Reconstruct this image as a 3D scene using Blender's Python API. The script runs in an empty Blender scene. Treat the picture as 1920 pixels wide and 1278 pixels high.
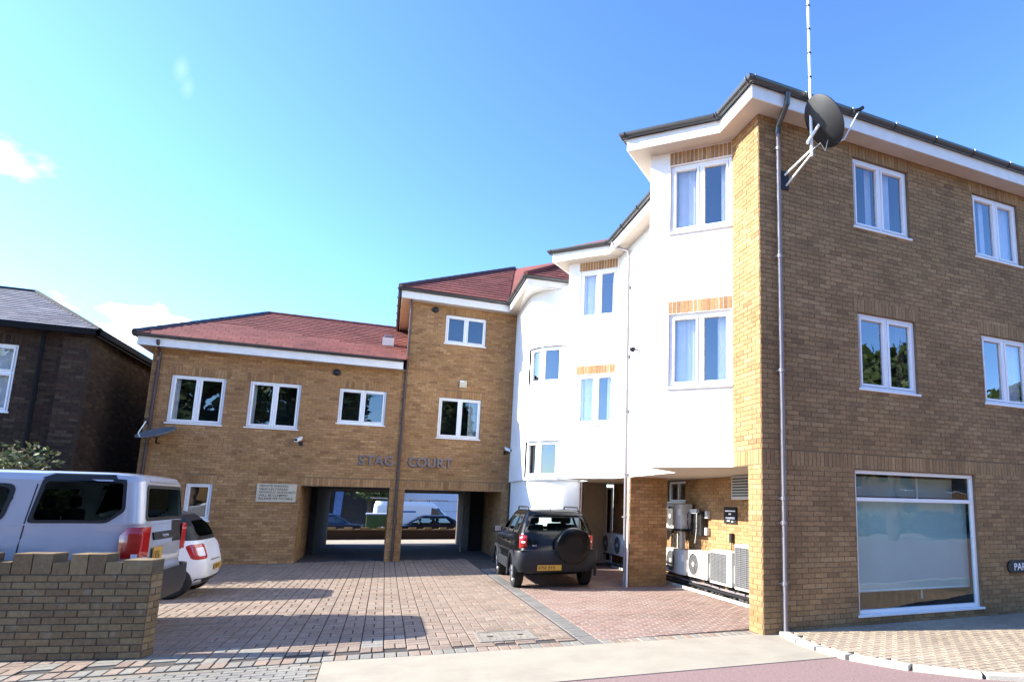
import bpy, bmesh, math, random
from mathutils import Vector, Matrix, noise
R = math.radians
rng = random.Random(7)
scene = bpy.context.scene
COL = scene.collection

# ------------------------------------------------------------------ camera
F, PX, PY = 1139.5675, 1218.997, 772.8454
PITCH, ROLL, YAW, CH = .1510, .0174, .4050, 1.7712
cf = Vector((math.sin(YAW)*math.cos(PITCH), math.cos(YAW)*math.cos(PITCH), math.sin(PITCH)))
cr = Vector((math.cos(YAW), -math.sin(YAW), 0)); cu = cr.cross(cf)
cr, cu = cr*math.cos(ROLL)+cu*math.sin(ROLL), cu*math.cos(ROLL)-cr*math.sin(ROLL)
cam = bpy.data.cameras.new('camera'); cam_o = bpy.data.objects.new('camera', cam); COL.objects.link(cam_o)
m = Matrix((cr, cu, -cf)).transposed().to_4x4(); m.translation = (0, 0, CH); cam_o.matrix_world = m
cam.sensor_width = 36; cam.sensor_fit = 'HORIZONTAL'; cam.lens = F/1920*36
cam.shift_x = .5-PX/1920; cam.shift_y = (PY-639)/1920
cam.clip_start = .05; cam.clip_end = 2000
scene.camera = cam_o
scene.render.resolution_x = 1024; scene.render.resolution_y = 681

def pix(p):
    d = Vector(p)-Vector((0, 0, CH)); z = d.dot(cf)
    if z < .2: return None
    return PX+F*d.dot(cr)/z, PY-F*d.dot(cu)/z, z

# ------------------------------------------------------------------ sky and sun
SUN_DIR = Vector((-1.76, .48, 1.0)).normalized()
SUN_EL = math.asin(SUN_DIR.z); SUN_AZ = math.atan2(SUN_DIR.x, SUN_DIR.y)
world = bpy.data.worlds.new('World'); scene.world = world; world.use_nodes = True
wt = world.node_tree; wt.nodes.clear()
def WN(t, **k):
    n = wt.nodes.new(t)
    for a, b in k.items(): setattr(n, a, b)
    return n
wout = WN('ShaderNodeOutputWorld'); wbg = WN('ShaderNodeBackground')
sky = WN('ShaderNodeTexSky', sky_type='NISHITA', sun_disc=False, sun_elevation=SUN_EL, sun_rotation=SUN_AZ, air_density=1.0, dust_density=.4, ozone_density=3.5)
SKY_STRENGTH = .10
wbg.inputs['Strength'].default_value = SKY_STRENGTH
tc = WN('ShaderNodeTexCoord')
def wmath(op, a, b=None, c=None):
    n = WN('ShaderNodeMath', operation=op)
    for i, v in enumerate((a, b, c)):
        if v is None: continue
        if isinstance(v, (int, float)): n.inputs[i].default_value = v
        else: wt.links.new(v, n.inputs[i])
    return n.outputs[0]
def pixdir(u, v):
    return (cf*F+cr*(u-PX)+cu*(PY-v)).normalized()
nz = WN('ShaderNodeTexNoise'); nz.inputs['Scale'].default_value = 15; nz.inputs['Detail'].default_value = 7; nz.inputs['Roughness'].default_value = .55
mp = WN('ShaderNodeMapping'); mp.inputs['Scale'].default_value = (1, 1, 2.2)
wt.links.new(tc.outputs['Generated'], mp.inputs[0]); wt.links.new(mp.outputs[0], nz.inputs['Vector'])
nfac = nz.outputs['Fac']
cloud = None
def blob(u, v, ru, amp, sz=1.6, nm=3.8):
    """a cloud near the direction of a point of the sky: noise-edged ellipse"""
    global cloud
    d = pixdir(u, v)
    s = WN('ShaderNodeVectorMath', operation='SUBTRACT'); wt.links.new(tc.outputs['Generated'], s.inputs[0]); s.inputs[1].default_value = d
    mu = WN('ShaderNodeVectorMath', operation='MULTIPLY'); wt.links.new(s.outputs[0], mu.inputs[0]); mu.inputs[1].default_value = (1/ru, 1/ru, sz/ru)
    l = WN('ShaderNodeVectorMath', operation='LENGTH'); wt.links.new(mu.outputs[0], l.inputs[0])
    a = wmath('SUBTRACT', 1.0, l.outputs['Value'])
    b = wmath('MULTIPLY_ADD', wmath('SUBTRACT', nfac, .5), nm, a)
    c = WN('ShaderNodeMath', operation='MULTIPLY', use_clamp=True); wt.links.new(b, c.inputs[0]); c.inputs[1].default_value = amp
    cloud = c.outputs[0] if cloud is None else wmath('MAXIMUM', cloud, c.outputs[0])
blob(250, 592, .035, 1.8, 1.6); blob(330, 618, .05, 1.8, 3.0); blob(112, 572, .026, 1.8, 1.6); blob(2, 285, .034, .40, 1.1, 4.5)
blob(340, 130, .009, .09, .14, .8); blob(352, 165, .008, .07, .14, .8)
blob(420, 628, .05, 1.2, 3.5); blob(215, 625, .06, 1.2, 3)
cmix = WN('ShaderNodeMix', data_type='RGBA'); wt.links.new(cloud, cmix.inputs['Factor'])
gain = WN('ShaderNodeMix', data_type='RGBA', blend_type='MULTIPLY'); gain.inputs['Factor'].default_value = 1
gain.inputs['B'].default_value = (.78, .91, 1.10, 1)
gm_ = WN('ShaderNodeGamma'); gm_.inputs[1].default_value = 1.2; wt.links.new(sky.outputs[0], gm_.inputs[0]); wt.links.new(gm_.outputs[0], gain.inputs['A'])
wt.links.new(gain.outputs['Result'], cmix.inputs['A']); cmix.inputs['B'].default_value = (7.5, 7.6, 7.7, 1)
wt.links.new(cmix.outputs['Result'], wbg.inputs['Color']); wt.links.new(wbg.outputs[0], wout.inputs['Surface'])
sun = bpy.data.lights.new('sun', 'SUN'); sun.energy = 5.0; sun.angle = R(.5); sun.color = (1, .94, .82)
sun_o = bpy.data.objects.new('sun', sun); COL.objects.link(sun_o)
sun_o.rotation_euler = (-SUN_DIR).to_track_quat('-Z', 'Y').to_euler(); sun_o.location = (-20, 5, 20)
vs = scene.view_settings; vs.view_transform = 'Standard'; vs.look = 'None'; vs.gamma = 1; vs.use_curve_mapping = False; vs.exposure = 1.85

# ------------------------------------------------------------------ materials
MATS = {}
def nodes(name):
    m_ = bpy.data.materials.new(name); m_.use_nodes = True; MATS[name] = m_
    nt = m_.node_tree; return m_, nt, nt.nodes['Principled BSDF']
def mat(name, col, rough=.7, metal=0, var=.12, scale=6, bump=.0, bscale=60, spec=.4, coat=0, object_space=True, dirt=None):
    m_, nt, b = nodes(name)
    b.inputs['Roughness'].default_value = rough; b.inputs['Metallic'].default_value = metal
    b.inputs['Specular IOR Level'].default_value = spec; b.inputs['Coat Weight'].default_value = coat
    b.inputs['Coat Roughness'].default_value = .04
    tcn = nt.nodes.new('ShaderNodeTexCoord')
    n1 = nt.nodes.new('ShaderNodeTexNoise'); n1.inputs['Scale'].default_value = scale; n1.inputs['Detail'].default_value = 6
    nt.links.new(tcn.outputs['Object'], n1.inputs['Vector'])
    mr = nt.nodes.new('ShaderNodeMapRange'); mr.inputs['From Min'].default_value = .3; mr.inputs['From Max'].default_value = .7
    mr.inputs['To Min'].default_value = 1-var; mr.inputs['To Max'].default_value = 1+var
    nt.links.new(n1.outputs['Fac'], mr.inputs['Value'])
    mx = nt.nodes.new('ShaderNodeMix'); mx.data_type = 'RGBA'; mx.blend_type = 'MULTIPLY'; mx.inputs['Factor'].default_value = 1
    mx.inputs['A'].default_value = (*col, 1); nt.links.new(mr.outputs[0], mx.inputs['B'])
    out = mx.outputs['Result']
    if dirt:
        n2 = nt.nodes.new('ShaderNodeTexNoise'); n2.inputs['Scale'].default_value = dirt[1]; n2.inputs['Detail'].default_value = 8; n2.inputs['Roughness'].default_value = .65
        mpn = nt.nodes.new('ShaderNodeMapping'); mpn.inputs['Scale'].default_value = dirt[4] if len(dirt) > 4 else (1, 1, 1)
        nt.links.new(tcn.outputs['Object'], mpn.inputs[0]); nt.links.new(mpn.outputs[0], n2.inputs['Vector'])
        r2 = nt.nodes.new('ShaderNodeMapRange'); r2.inputs['From Min'].default_value = dirt[2]; r2.inputs['From Max'].default_value = dirt[3]
        nt.links.new(n2.outputs['Fac'], r2.inputs['Value'])
        m2 = nt.nodes.new('ShaderNodeMix'); m2.data_type = 'RGBA'; nt.links.new(r2.outputs[0], m2.inputs['Factor'])
        nt.links.new(out, m2.inputs['A']); m2.inputs['B'].default_value = (*dirt[0], 1); out = m2.outputs['Result']
    nt.links.new(out, b.inputs['Base Color'])
    if bump:
        n3 = nt.nodes.new('ShaderNodeTexNoise'); n3.inputs['Scale'].default_value = bscale; n3.inputs['Detail'].default_value = 4
        nt.links.new(tcn.outputs['Object'], n3.inputs['Vector'])
        bp = nt.nodes.new('ShaderNodeBump'); bp.inputs['Strength'].default_value = bump; bp.inputs['Distance'].default_value = .01
        nt.links.new(n3.outputs['Fac'], bp.inputs['Height']); nt.links.new(bp.outputs[0], b.inputs['Normal'])
    return m_
def piece_mat(name, stops, rough=.85, bump=.4, bscale=70, patch=None):
    """colour picked per piece: frac(face attribute rnd + object random), plus fine grain"""
    m_, nt, b = nodes(name)
    b.inputs['Roughness'].default_value = rough; b.inputs['Specular IOR Level'].default_value = .25
    at = nt.nodes.new('ShaderNodeAttribute'); at.attribute_name = 'rnd'
    oi = nt.nodes.new('ShaderNodeObjectInfo')
    ad = nt.nodes.new('ShaderNodeMath'); ad.operation = 'ADD'; nt.links.new(at.outputs['Fac'], ad.inputs[0]); nt.links.new(oi.outputs['Random'], ad.inputs[1])
    fr = nt.nodes.new('ShaderNodeMath'); fr.operation = 'FRACT'; nt.links.new(ad.outputs[0], fr.inputs[0])
    cr_ = nt.nodes.new('ShaderNodeValToRGB'); cr_.color_ramp.interpolation = 'LINEAR'
    el = cr_.color_ramp.elements
    el[0].position = 0; el[0].color = (*stops[0], 1); el[1].position = 1; el[1].color = (*stops[-1], 1)
    for i, s in enumerate(stops[1:-1]):
        e = el.new((i+1)/(len(stops)-1)); e.color = (*s, 1)
    nt.links.new(fr.outputs[0], cr_.inputs[0])
    g = nt.nodes.new('ShaderNodeNewGeometry')
    n1 = nt.nodes.new('ShaderNodeTexNoise'); n1.inputs['Scale'].default_value = 22; n1.inputs['Detail'].default_value = 6; n1.inputs['Roughness'].default_value = .7
    nt.links.new(g.outputs['Position'], n1.inputs['Vector'])
    n2 = nt.nodes.new('ShaderNodeTexNoise'); n2.inputs['Scale'].default_value = .9; n2.inputs['Detail'].default_value = 5
    nt.links.new(g.outputs['Position'], n2.inputs['Vector'])
    ml = nt.nodes.new('ShaderNodeMath'); ml.operation = 'MULTIPLY'; 
    mr = nt.nodes.new('ShaderNodeMapRange'); mr.inputs['From Min'].default_value = .3; mr.inputs['From Max'].default_value = .7; mr.inputs['To Min'].default_value = .75; mr.inputs['To Max'].default_value = 1.25
    m2r = nt.nodes.new('ShaderNodeMapRange'); m2r.inputs['From Min'].default_value = .3; m2r.inputs['From Max'].default_value = .7; m2r.inputs['To Min'].default_value = .82; m2r.inputs['To Max'].default_value = 1.16
    nt.links.new(n1.outputs['Fac'], mr.inputs['Value']); nt.links.new(n2.outputs['Fac'], m2r.inputs['Value'])
    nt.links.new(mr.outputs[0], ml.inputs[0]); nt.links.new(m2r.outputs[0], ml.inputs[1])
    mx = nt.nodes.new('ShaderNodeMix'); mx.data_type = 'RGBA'; mx.blend_type = 'MULTIPLY'; mx.inputs['Factor'].default_value = 1
    nt.links.new(cr_.outputs[0], mx.inputs['A']); nt.links.new(ml.outputs[0], mx.inputs['B'])
    out = mx.outputs['Result']
    if patch:
        n4 = nt.nodes.new('ShaderNodeTexNoise'); n4.inputs['Scale'].default_value = patch[1]; n4.inputs['Detail'].default_value = 5
        nt.links.new(g.outputs['Position'], n4.inputs['Vector'])
        r4 = nt.nodes.new('ShaderNodeMapRange'); r4.inputs['From Min'].default_value = patch[2]; r4.inputs['From Max'].default_value = patch[3]; r4.inputs['To Max'].default_value = patch[4]
        nt.links.new(n4.outputs['Fac'], r4.inputs['Value'])
        m4 = nt.nodes.new('ShaderNodeMix'); m4.data_type = 'RGBA'; nt.links.new(r4.outputs[0], m4.inputs['Factor'])
        nt.links.new(out, m4.inputs['A']); m4.inputs['B'].default_value = (*patch[0], 1); out = m4.outputs['Result']
    nt.links.new(out, b.inputs['Base Color'])
    n3 = nt.nodes.new('ShaderNodeTexNoise'); n3.inputs['Scale'].default_value = bscale; n3.inputs['Detail'].default_value = 4
    nt.links.new(g.outputs['Position'], n3.inputs['Vector'])
    bp = nt.nodes.new('ShaderNodeBump'); bp.inputs['Strength'].default_value = bump; bp.inputs['Distance'].default_value = .004
    nt.links.new(n3.outputs['Fac'], bp.inputs['Height']); nt.links.new(bp.outputs[0], b.inputs['Normal'])
    return m_
def glass_mat(name, tint=(.75, .8, .8), refl=.1, k=1.2, rough=.01):
    m_ = bpy.data.materials.new(name); m_.use_nodes = True; nt = m_.node_tree; nt.nodes.clear(); MATS[name] = m_
    o = nt.nodes.new('ShaderNodeOutputMaterial'); t = nt.nodes.new('ShaderNodeBsdfTransparent'); t.inputs[0].default_value = (*tint, 1)
    g = nt.nodes.new('ShaderNodeBsdfGlossy'); g.inputs['Roughness'].default_value = rough; g.inputs['Color'].default_value = (.95, .97, 1, 1)
    fr = nt.nodes.new('ShaderNodeFresnel'); fr.inputs['IOR'].default_value = 1.5
    tcn = nt.nodes.new('ShaderNodeTexCoord'); n3 = nt.nodes.new('ShaderNodeTexNoise'); n3.inputs['Scale'].default_value = 1.3
    nt.links.new(tcn.outputs['Object'], n3.inputs['Vector'])
    bp = nt.nodes.new('ShaderNodeBump'); bp.inputs['Strength'].default_value = .08; bp.inputs['Distance'].default_value = .05
    nt.links.new(n3.outputs['Fac'], bp.inputs['Height']); nt.links.new(bp.outputs[0], g.inputs['Normal'])
    ma = nt.nodes.new('ShaderNodeMath'); ma.operation = 'MULTIPLY_ADD'; ma.use_clamp = True; ma.inputs[1].default_value = k; ma.inputs[2].default_value = refl
    nt.links.new(fr.outputs[0], ma.inputs[0])
    ge = nt.nodes.new('ShaderNodeNewGeometry'); iv = nt.nodes.new('ShaderNodeMath'); iv.operation = 'SUBTRACT'; iv.inputs[0].default_value = 1; nt.links.new(ge.outputs['Backfacing'], iv.inputs[1])
    mu = nt.nodes.new('ShaderNodeMath'); mu.operation = 'MULTIPLY'; nt.links.new(ma.outputs[0], mu.inputs[0]); nt.links.new(iv.outputs[0], mu.inputs[1])
    mx = nt.nodes.new('ShaderNodeMixShader'); nt.links.new(mu.outputs[0], mx.inputs[0]); nt.links.new(t.outputs[0], mx.inputs[1]); nt.links.new(g.outputs[0], mx.inputs[2])
    nt.links.new(mx.outputs[0], o.inputs[0]); return m_

M = MATS
piece_mat('brick_buff', [(.315, .172, .070), (.37, .21, .088), (.25, .132, .056), (.35, .19, .088), (.29, .155, .068), (.40, .235, .108), (.22, .115, .052)])
piece_mat('brick_dull', [(.285, .172, .080), (.33, .205, .096), (.235, .143, .068), (.31, .186, .088), (.25, .152, .072), (.36, .23, .112), (.20, .122, .060)])
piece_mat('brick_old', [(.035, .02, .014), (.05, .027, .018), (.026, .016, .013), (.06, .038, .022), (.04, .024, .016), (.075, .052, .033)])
piece_mat('brick_garden', [(.165, .115, .060), (.195, .138, .072), (.135, .093, .052), (.175, .112, .058), (.215, .158, .085), (.13, .09, .052)], bump=.9, patch=((.22, .19, .14), 7, .58, .7, .55))
piece_mat('tile_red', [(.16, .050, .042), (.185, .058, .048), (.14, .043, .036), (.20, .068, .055), (.17, .052, .044)], bump=.5, bscale=40)
piece_mat('slate', [(.13, .13, .15), (.18, .18, .20), (.15, .14, .16), (.21, .20, .21)], bump=.4)
piece_mat('paver_pink', [(.222, .165, .128), (.255, .192, .15), (.20, .152, .12), (.24, .192, .152), (.185, .138, .108), (.232, .172, .13)], patch=((.13, .11, .095), .9, .52, .74, .6))
piece_mat('paver_red', [(.235, .155, .128), (.262, .182, .148), (.21, .14, .115), (.252, .188, .156), (.195, .13, .108)], patch=((.20, .165, .145), .9, .5, .7, .6))
piece_mat('paver_grey', [(.15, .142, .13), (.17, .162, .15), (.135, .13, .122), (.16, .148, .135)])
piece_mat('paver_cream', [(.195, .185, .16), (.22, .205, .175), (.17, .165, .148), (.205, .185, .158), (.185, .178, .16)])
piece_mat('paver_tan', [(.285, .228, .165), (.31, .25, .185), (.265, .21, .152), (.295, .23, .165)])
mat('mortar_buff', (.19, .12, .065), .95, var=.2); mat('mortar_dull', (.17, .115, .068), .95, var=.2)
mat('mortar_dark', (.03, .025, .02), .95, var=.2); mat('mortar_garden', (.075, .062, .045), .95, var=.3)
mat('render_white', (.74, .74, .73), .85, var=.07, scale=1.1, bump=.3, bscale=30, dirt=((.30, .28, .24), 1.6, .60, .80, (1.6, 1.6, .30)))
mat('render_beige', (.55, .50, .42), .85, var=.05, bump=.15)
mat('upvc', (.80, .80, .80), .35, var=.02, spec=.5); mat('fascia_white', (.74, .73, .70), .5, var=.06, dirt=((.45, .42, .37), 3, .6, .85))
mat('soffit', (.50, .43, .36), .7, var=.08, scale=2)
mat('gutter_black', (.030, .031, .033), .32, var=.1, spec=.8); mat('matt_black', (.008, .008, .009), .8, var=.1, spec=.15); mat('pipe_brown', (.075, .048, .045), .4, var=.15); mat('pipe_grey', (.20, .18, .19), .35, var=.1)
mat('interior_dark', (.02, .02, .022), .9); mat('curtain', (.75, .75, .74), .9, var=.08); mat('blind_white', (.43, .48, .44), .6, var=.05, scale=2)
mat('curtain_brown', (.09, .05, .035), .9)
glass_mat('glass', (.88, .90, .92), .10, 1.8); glass_mat('glass_shop', (.85, .94, .97), .04, 1.2); glass_mat('glass_car', (.22, .27, .27), .06, 1.3); glass_mat('glass_clear', (.8, .9, .86), .05, 1.2)
mat('joint_sand', (.045, .038, .034), .95, var=.2); mat('ground', (.22, .2, .17), .95, var=.2, scale=.6)
mat('sand_tan', (.17, .14, .10), .95, var=.1); mat('concrete', (.285, .255, .20), .9, var=.07, scale=2.2, bump=.3, bscale=90, dirt=((.22, .19, .15), 1.3, .48, .8))
mat('kerb_white', (.38, .36, .315), .85, var=.1, bump=.3); mat('asphalt_red', (.21, .138, .130), .95, var=.22, scale=45, bump=.7, bscale=160, dirt=((.30, .2, .19), 60, .55, .7))
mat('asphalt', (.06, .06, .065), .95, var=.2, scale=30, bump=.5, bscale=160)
mat('metal_cover', (.20, .18, .15), .7, metal=0, var=.2, bump=.6, bscale=60)
mat('paint_silver', (.42, .44, .49), .3, metal=.15, var=.02, coat=.9); mat('paint_black', (.003, .0033, .0045), .22, metal=0, var=.05, coat=.12, spec=.25)
mat('paint_white', (.78, .78, .78), .3, var=.02, coat=.5); mat('paint_navy', (.01, .015, .03), .25, var=.02, coat=.6)
mat('plastic_grey', (.016, .018, .024), .5, var=.1, spec=.3); mat('plastic_black', (.012, .012, .013), .5, var=.1); mat('rubber', (.012, .012, .012), .8, var=.15)
mat('alloy', (.55, .56, .58), .3, metal=.8, var=.05); mat('lamp_red', (.42, .012, .012), .18, var=.15, scale=30, spec=.7, coat=.6); mat('lamp_clear', (.75, .70, .70), .15, coat=.6)
mat('plate_yellow', (.50, .28, .04), .45, var=.03); mat('ink', (.015, .015, .018), .6); mat('white_ink', (.8, .8, .8), .6); mat('plate_white', (.8, .8, .78), .45)
mat('ac_white', (.50, .49, .455), .45, var=.04, dirt=((.5, .45, .36), 4, .62, .85)); mat('ac_grille', (.045, .045, .05), .7); mat('galv', (.20, .20, .20), .6, metal=.2)
mat('sign_cream', (.52, .45, .33), .6, var=.06); mat('letter_metal', (.19, .16, .16), .45, metal=.3); mat('dish_grey', (.14, .14, .145), .55, var=.1); mat('dish_dark', (.03, .032, .036), .55, var=.1)
mat('mast_white', (.72, .74, .72), .4); mat('bark', (.08, .06, .04), .9, bump=.6, bscale=20); mat('blue_paint', (.08, .16, .36), .5); mat('panel_pale', (.55, .60, .70), .6, var=.05)
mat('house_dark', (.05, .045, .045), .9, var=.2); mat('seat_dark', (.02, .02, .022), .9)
def leaf_mat(name, stops):
    m_ = piece_mat(name, stops, rough=.6, bump=0); return m_
leaf_mat('leaf_shrub', [(.07, .11, .025), (.13, .16, .045), (.22, .22, .08), (.38, .34, .20), (.08, .12, .035), (.32, .20, .14)])
leaf_mat('leaf_tree', [(.03, .055, .015), (.05, .08, .025), (.07, .10, .03), (.04, .06, .02)])

# ------------------------------------------------------------------ mesh helpers
class MB:
    def __init__(s): s.v = []; s.f = []; s.r = []; s.m = []
    def add(s, vs_, fs, rnd=0.0, mi=0):
        o = len(s.v); s.v += [tuple(p) for p in vs_]
        for f in fs: s.f.append(tuple(i+o for i in f)); s.r.append(rnd); s.m.append(mi)
        return s
    def quad(s, a, b, c, d, rnd=0., mi=0): return s.add([a, b, c, d], [(0, 1, 2, 3)], rnd, mi)
    def box(s, x0, x1, y0, y1, z0, z1, rnd=0., mi=0):
        return s.add([(x0, y0, z0), (x1, y0, z0), (x1, y1, z0), (x0, y1, z0), (x0, y0, z1), (x1, y0, z1), (x1, y1, z1), (x0, y1, z1)],
                     [(3, 2, 1, 0), (4, 5, 6, 7), (0, 1, 5, 4), (1, 2, 6, 5), (2, 3, 7, 6), (3, 0, 4, 7)], rnd, mi)
    def fbox(s, fr, u0, u1, d0, d1, z0, z1, rnd=0., mi=0):
        """box in a wall frame: u along, d outward, z up"""
        P = [fr(u, d, z) for z in (z0, z1) for u, d in ((u0, d1), (u1, d1), (u1, d0), (u0, d0))]
        return s.add(P, [(3, 2, 1, 0), (4, 5, 6, 7), (0, 1, 5, 4), (1, 2, 6, 5), (2, 3, 7, 6), (3, 0, 4, 7)], rnd, mi)
    def cyl(s, p0, p1, r, n=10, r1=None, caps=True, rnd=0., mi=0):
        p0 = Vector(p0); p1 = Vector(p1); d = (p1-p0).normalized(); a = d.orthogonal().normalized(); b = d.cross(a); r1 = r if r1 is None else r1
        V = [p0+(a*math.cos(t)+b*math.sin(t))*r for t in [2*math.pi*i/n for i in range(n)]]+[p1+(a*math.cos(t)+b*math.sin(t))*r1 for t in [2*math.pi*i/n for i in range(n)]]
        Fs = [(i, (i+1) % n, (i+1) % n+n, i+n) for i in range(n)]
        if caps: Fs += [tuple(range(n-1, -1, -1)), tuple(range(n, 2*n))]
        return s.add(V, Fs, rnd, mi)
    def tube(s, pts, r, n=8, closed=False, rnd=0., mi=0):
        P = [Vector(p) for p in pts]; k = len(P); V = []; prev = None
        for i in range(k):
            t = (P[(i+1) % k]-P[i-1]) if (closed or 0 < i < k-1) else (P[1]-P[0] if i == 0 else P[-1]-P[-2])
            t.normalize()
            a = (prev-t*prev.dot(t)) if prev is not None else t.orthogonal()
            a.normalize(); prev = a; b = t.cross(a)
            V += [P[i]+(a*math.cos(q)+b*math.sin(q))*r for q in [2*math.pi*j/n for j in range(n)]]
        Fs = []
        for i in range(k if closed else k-1):
            j = (i+1) % k
            Fs += [(i*n+q, i*n+(q+1) % n, j*n+(q+1) % n, j*n+q) for q in range(n)]
        if not closed: Fs += [tuple(range(n-1, -1, -1)), tuple(range((k-1)*n, k*n))]
        return s.add(V, Fs, rnd, mi)
    def lathe(s, c, axis, prof, n=24, mi=0):
        """prof: list of (radius, distance along axis)"""
        c = Vector(c); d = Vector(axis).normalized(); a = d.orthogonal().normalized(); b = d.cross(a); V = []
        for r, h in prof: V += [c+d*h+(a*math.cos(2*math.pi*i/n)+b*math.sin(2*math.pi*i/n))*r for i in range(n)]
        Fs = [(k*n+i, k*n+(i+1) % n, (k+1)*n+(i+1) % n, (k+1)*n+i) for k in range(len(prof)-1) for i in range(n)]
        return s.add(V, Fs, 0, mi)
    def prism(s, loop, off):
        """solid from a loop of points and an offset vector"""
        n = len(loop); off = Vector(off); A = [Vector(p) for p in loop]; B = [p+off for p in A]
        return s.add(A+B, [tuple(range(n-1, -1, -1)), tuple(range(n, 2*n))]+[(i, (i+1) % n, (i+1) % n+n, i+n) for i in range(n)])
    def build(s, name, mats, parent=None, smooth=False, bevel=0, seg=2):
        me = bpy.data.meshes.new(name); me.from_pydata(s.v, [], s.f)
        if not isinstance(mats, (list, tuple)): mats = [mats]
        for k in mats: me.materials.append(M[k])
        if any(s.m): me.polygons.foreach_set('material_index', s.m)
        if any(s.r):
            at = me.attributes.new('rnd', 'FLOAT', 'FACE'); at.data.foreach_set('value', s.r)
        me.validate(); me.update()
        if smooth:
            me.polygons.foreach_set('use_smooth', [True]*len(me.polygons))
            try: me.set_sharp_from_angle(angle=R(38))
            except Exception: pass
        o = bpy.data.objects.new(name, me); COL.objects.link(o)
        if parent: o.parent = parent
        if bevel:
            b = o.modifiers.new('bevel', 'BEVEL'); b.width = bevel; b.segments = seg; b.limit_method = 'ANGLE'; b.angle_limit = R(40)
        return o
def thing(name, label, cat, loc=(0, 0, 0), rz=0, group=None):
    o = bpy.data.objects.new(name, None); COL.objects.link(o); o.location = loc; o.rotation_euler = (0, 0, rz); o.empty_display_size = .2
    o['label'] = label; o['category'] = cat
    if group: o['group'] = group
    return o
def tag(o, label, cat, group=None, kind=None):
    o['label'] = label; o['category'] = cat
    if group: o['group'] = group
    if kind: o['kind'] = kind
    return o
def struct(o): o['kind'] = 'structure'; return o
def copy_tree(o, parent=None):
    c = o.copy(); COL.objects.link(c)
    if parent is not None: c.parent = parent
    for ch in list(o.children): copy_tree(ch, c)
    return c
def text_mesh(txt, size, name, mt, parent, to_world, depth=.004, align='LEFT', bold=0.0, sx=1.0):
    """flat or raised lettering; to_world maps (x,y,z) of the text to scene/local coordinates"""
    c = bpy.data.curves.new('t', 'FONT'); c.body = txt; c.size = size; c.extrude = depth; c.align_x = align; c.offset = bold; c.resolution_u = 2
    t = bpy.data.objects.new('t', c); COL.objects.link(t); dg = bpy.context.evaluated_depsgraph_get(); dg.update()
    me = bpy.data.meshes.new_from_object(t.evaluated_get(dg)); bpy.data.objects.remove(t)
    for v in me.vertices: v.co = to_world(v.co.x*sx, v.co.y, v.co.z)
    me.materials.clear(); me.materials.append(M[mt]); me.name = name
    o = bpy.data.objects.new(name, me); COL.objects.link(o)
    if parent: o.parent = parent
    return o

def frame(O, U, N):
    O = Vector((O[0], O[1], 0)); U = Vector((U[0], U[1], 0)).normalized(); N = Vector((N[0], N[1], 0)).normalized()
    f = lambda u, d, z: O+U*u+N*d+Vector((0, 0, z))
    f.O, f.U, f.N = O, U, N; return f

# ---- pieces: bricks, pavers, tiles; the 300 that show largest become parts, the rest one stuff part
class Pieces:
    def __init__(s, owner, name, mats): s.owner = owner; s.name = name; s.mats = mats; s.items = []; s.mb = MB()
    def piece(s, c, ax, ay, az, key, mi=0):
        """centre, half-extent vectors; key identifies a shared mesh (full pieces only)"""
        s.items.append((Vector(c), ax, ay, az, key, mi))
    def finish(s, limit=300, chamfer=.0):
        def score(it):
            if it[4] is None: return -1
            p = pix(it[0])
            if not p or not (-10 < p[0] < 1930 and -10 < p[1] < 1288): return -1
            n = it[3].normalized(); view = (Vector((0, 0, CH))-it[0]).normalized()
            fac = n.dot(view)
            if fac <= .02: return -1
            return fac/p[2]**2
        order = sorted(range(len(s.items)), key=lambda i: -score(s.items[i]))
        top = [i for i in order[:limit] if score(s.items[i]) > 0]; tops = set(top)
        def geo(ax, ay, az):
            c = chamfer; lx = ax.length; ly = ay.length
            kx = (lx-c)/lx; ky = (ly-c)/ly; kz = 1-(c/az.length if chamfer else 0)
            V = [-ax-ay-az, ax-ay-az, ax+ay-az, -ax+ay-az]
            if chamfer:
                V += [-ax-ay+az*kz, ax-ay+az*kz, ax+ay+az*kz, -ax+ay+az*kz, -ax*kx-ay*ky+az, ax*kx-ay*ky+az, ax*kx+ay*ky+az, -ax*kx+ay*ky+az]
                Fs = [(i, (i+1) % 4, (i+1) % 4+4, i+4) for i in range(4)]+[(i+4, (i+1) % 4+4, (i+1) % 4+8, i+8) for i in range(4)]+[(8, 9, 10, 11)]
            else:
                V += [-ax-ay+az, ax-ay+az, ax+ay+az, -ax+ay+az]
                Fs = [(i, (i+1) % 4, (i+1) % 4+4, i+4) for i in range(4)]+[(4, 5, 6, 7)]
            return V, Fs
        cache = {}
        for i in top:
            c, ax, ay, az, key, mi = s.items[i]
            k = (key, mi)
            if k not in cache:
                V, Fs = geo(ax, ay, az); me = bpy.data.meshes.new(s.name); me.from_pydata([tuple(v) for v in V], [], Fs); me.materials.append(M[s.mats[mi]]); cache[k] = me
            o = bpy.data.objects.new(s.name, cache[k]); o.parent = s.owner; o.location = c; COL.objects.link(o)
        for i, it in enumerate(s.items):
            if i in tops: continue
            V, Fs = geo(it[1], it[2], it[3]); s.mb.add([v+it[0] for v in V], Fs, rng.random()*.98+.01, it[5])
        if s.mb.v:
            o = s.mb.build(s.name, s.mats, s.owner); o['kind'] = 'stuff'
        return o
def sub_intervals(a, b, cuts):
    iv = [(a, b)]
    for c0, c1 in cuts:
        nv = []
        for x0, x1 in iv:
            if c1 <= x0 or c0 >= x1: nv.append((x0, x1)); continue
            if c0 > x0: nv.append((x0, c0))
            if c1 < x1: nv.append((c1, x1))
        iv = nv
    return iv
CRS, BL, JT = .075, .225, .010
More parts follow.
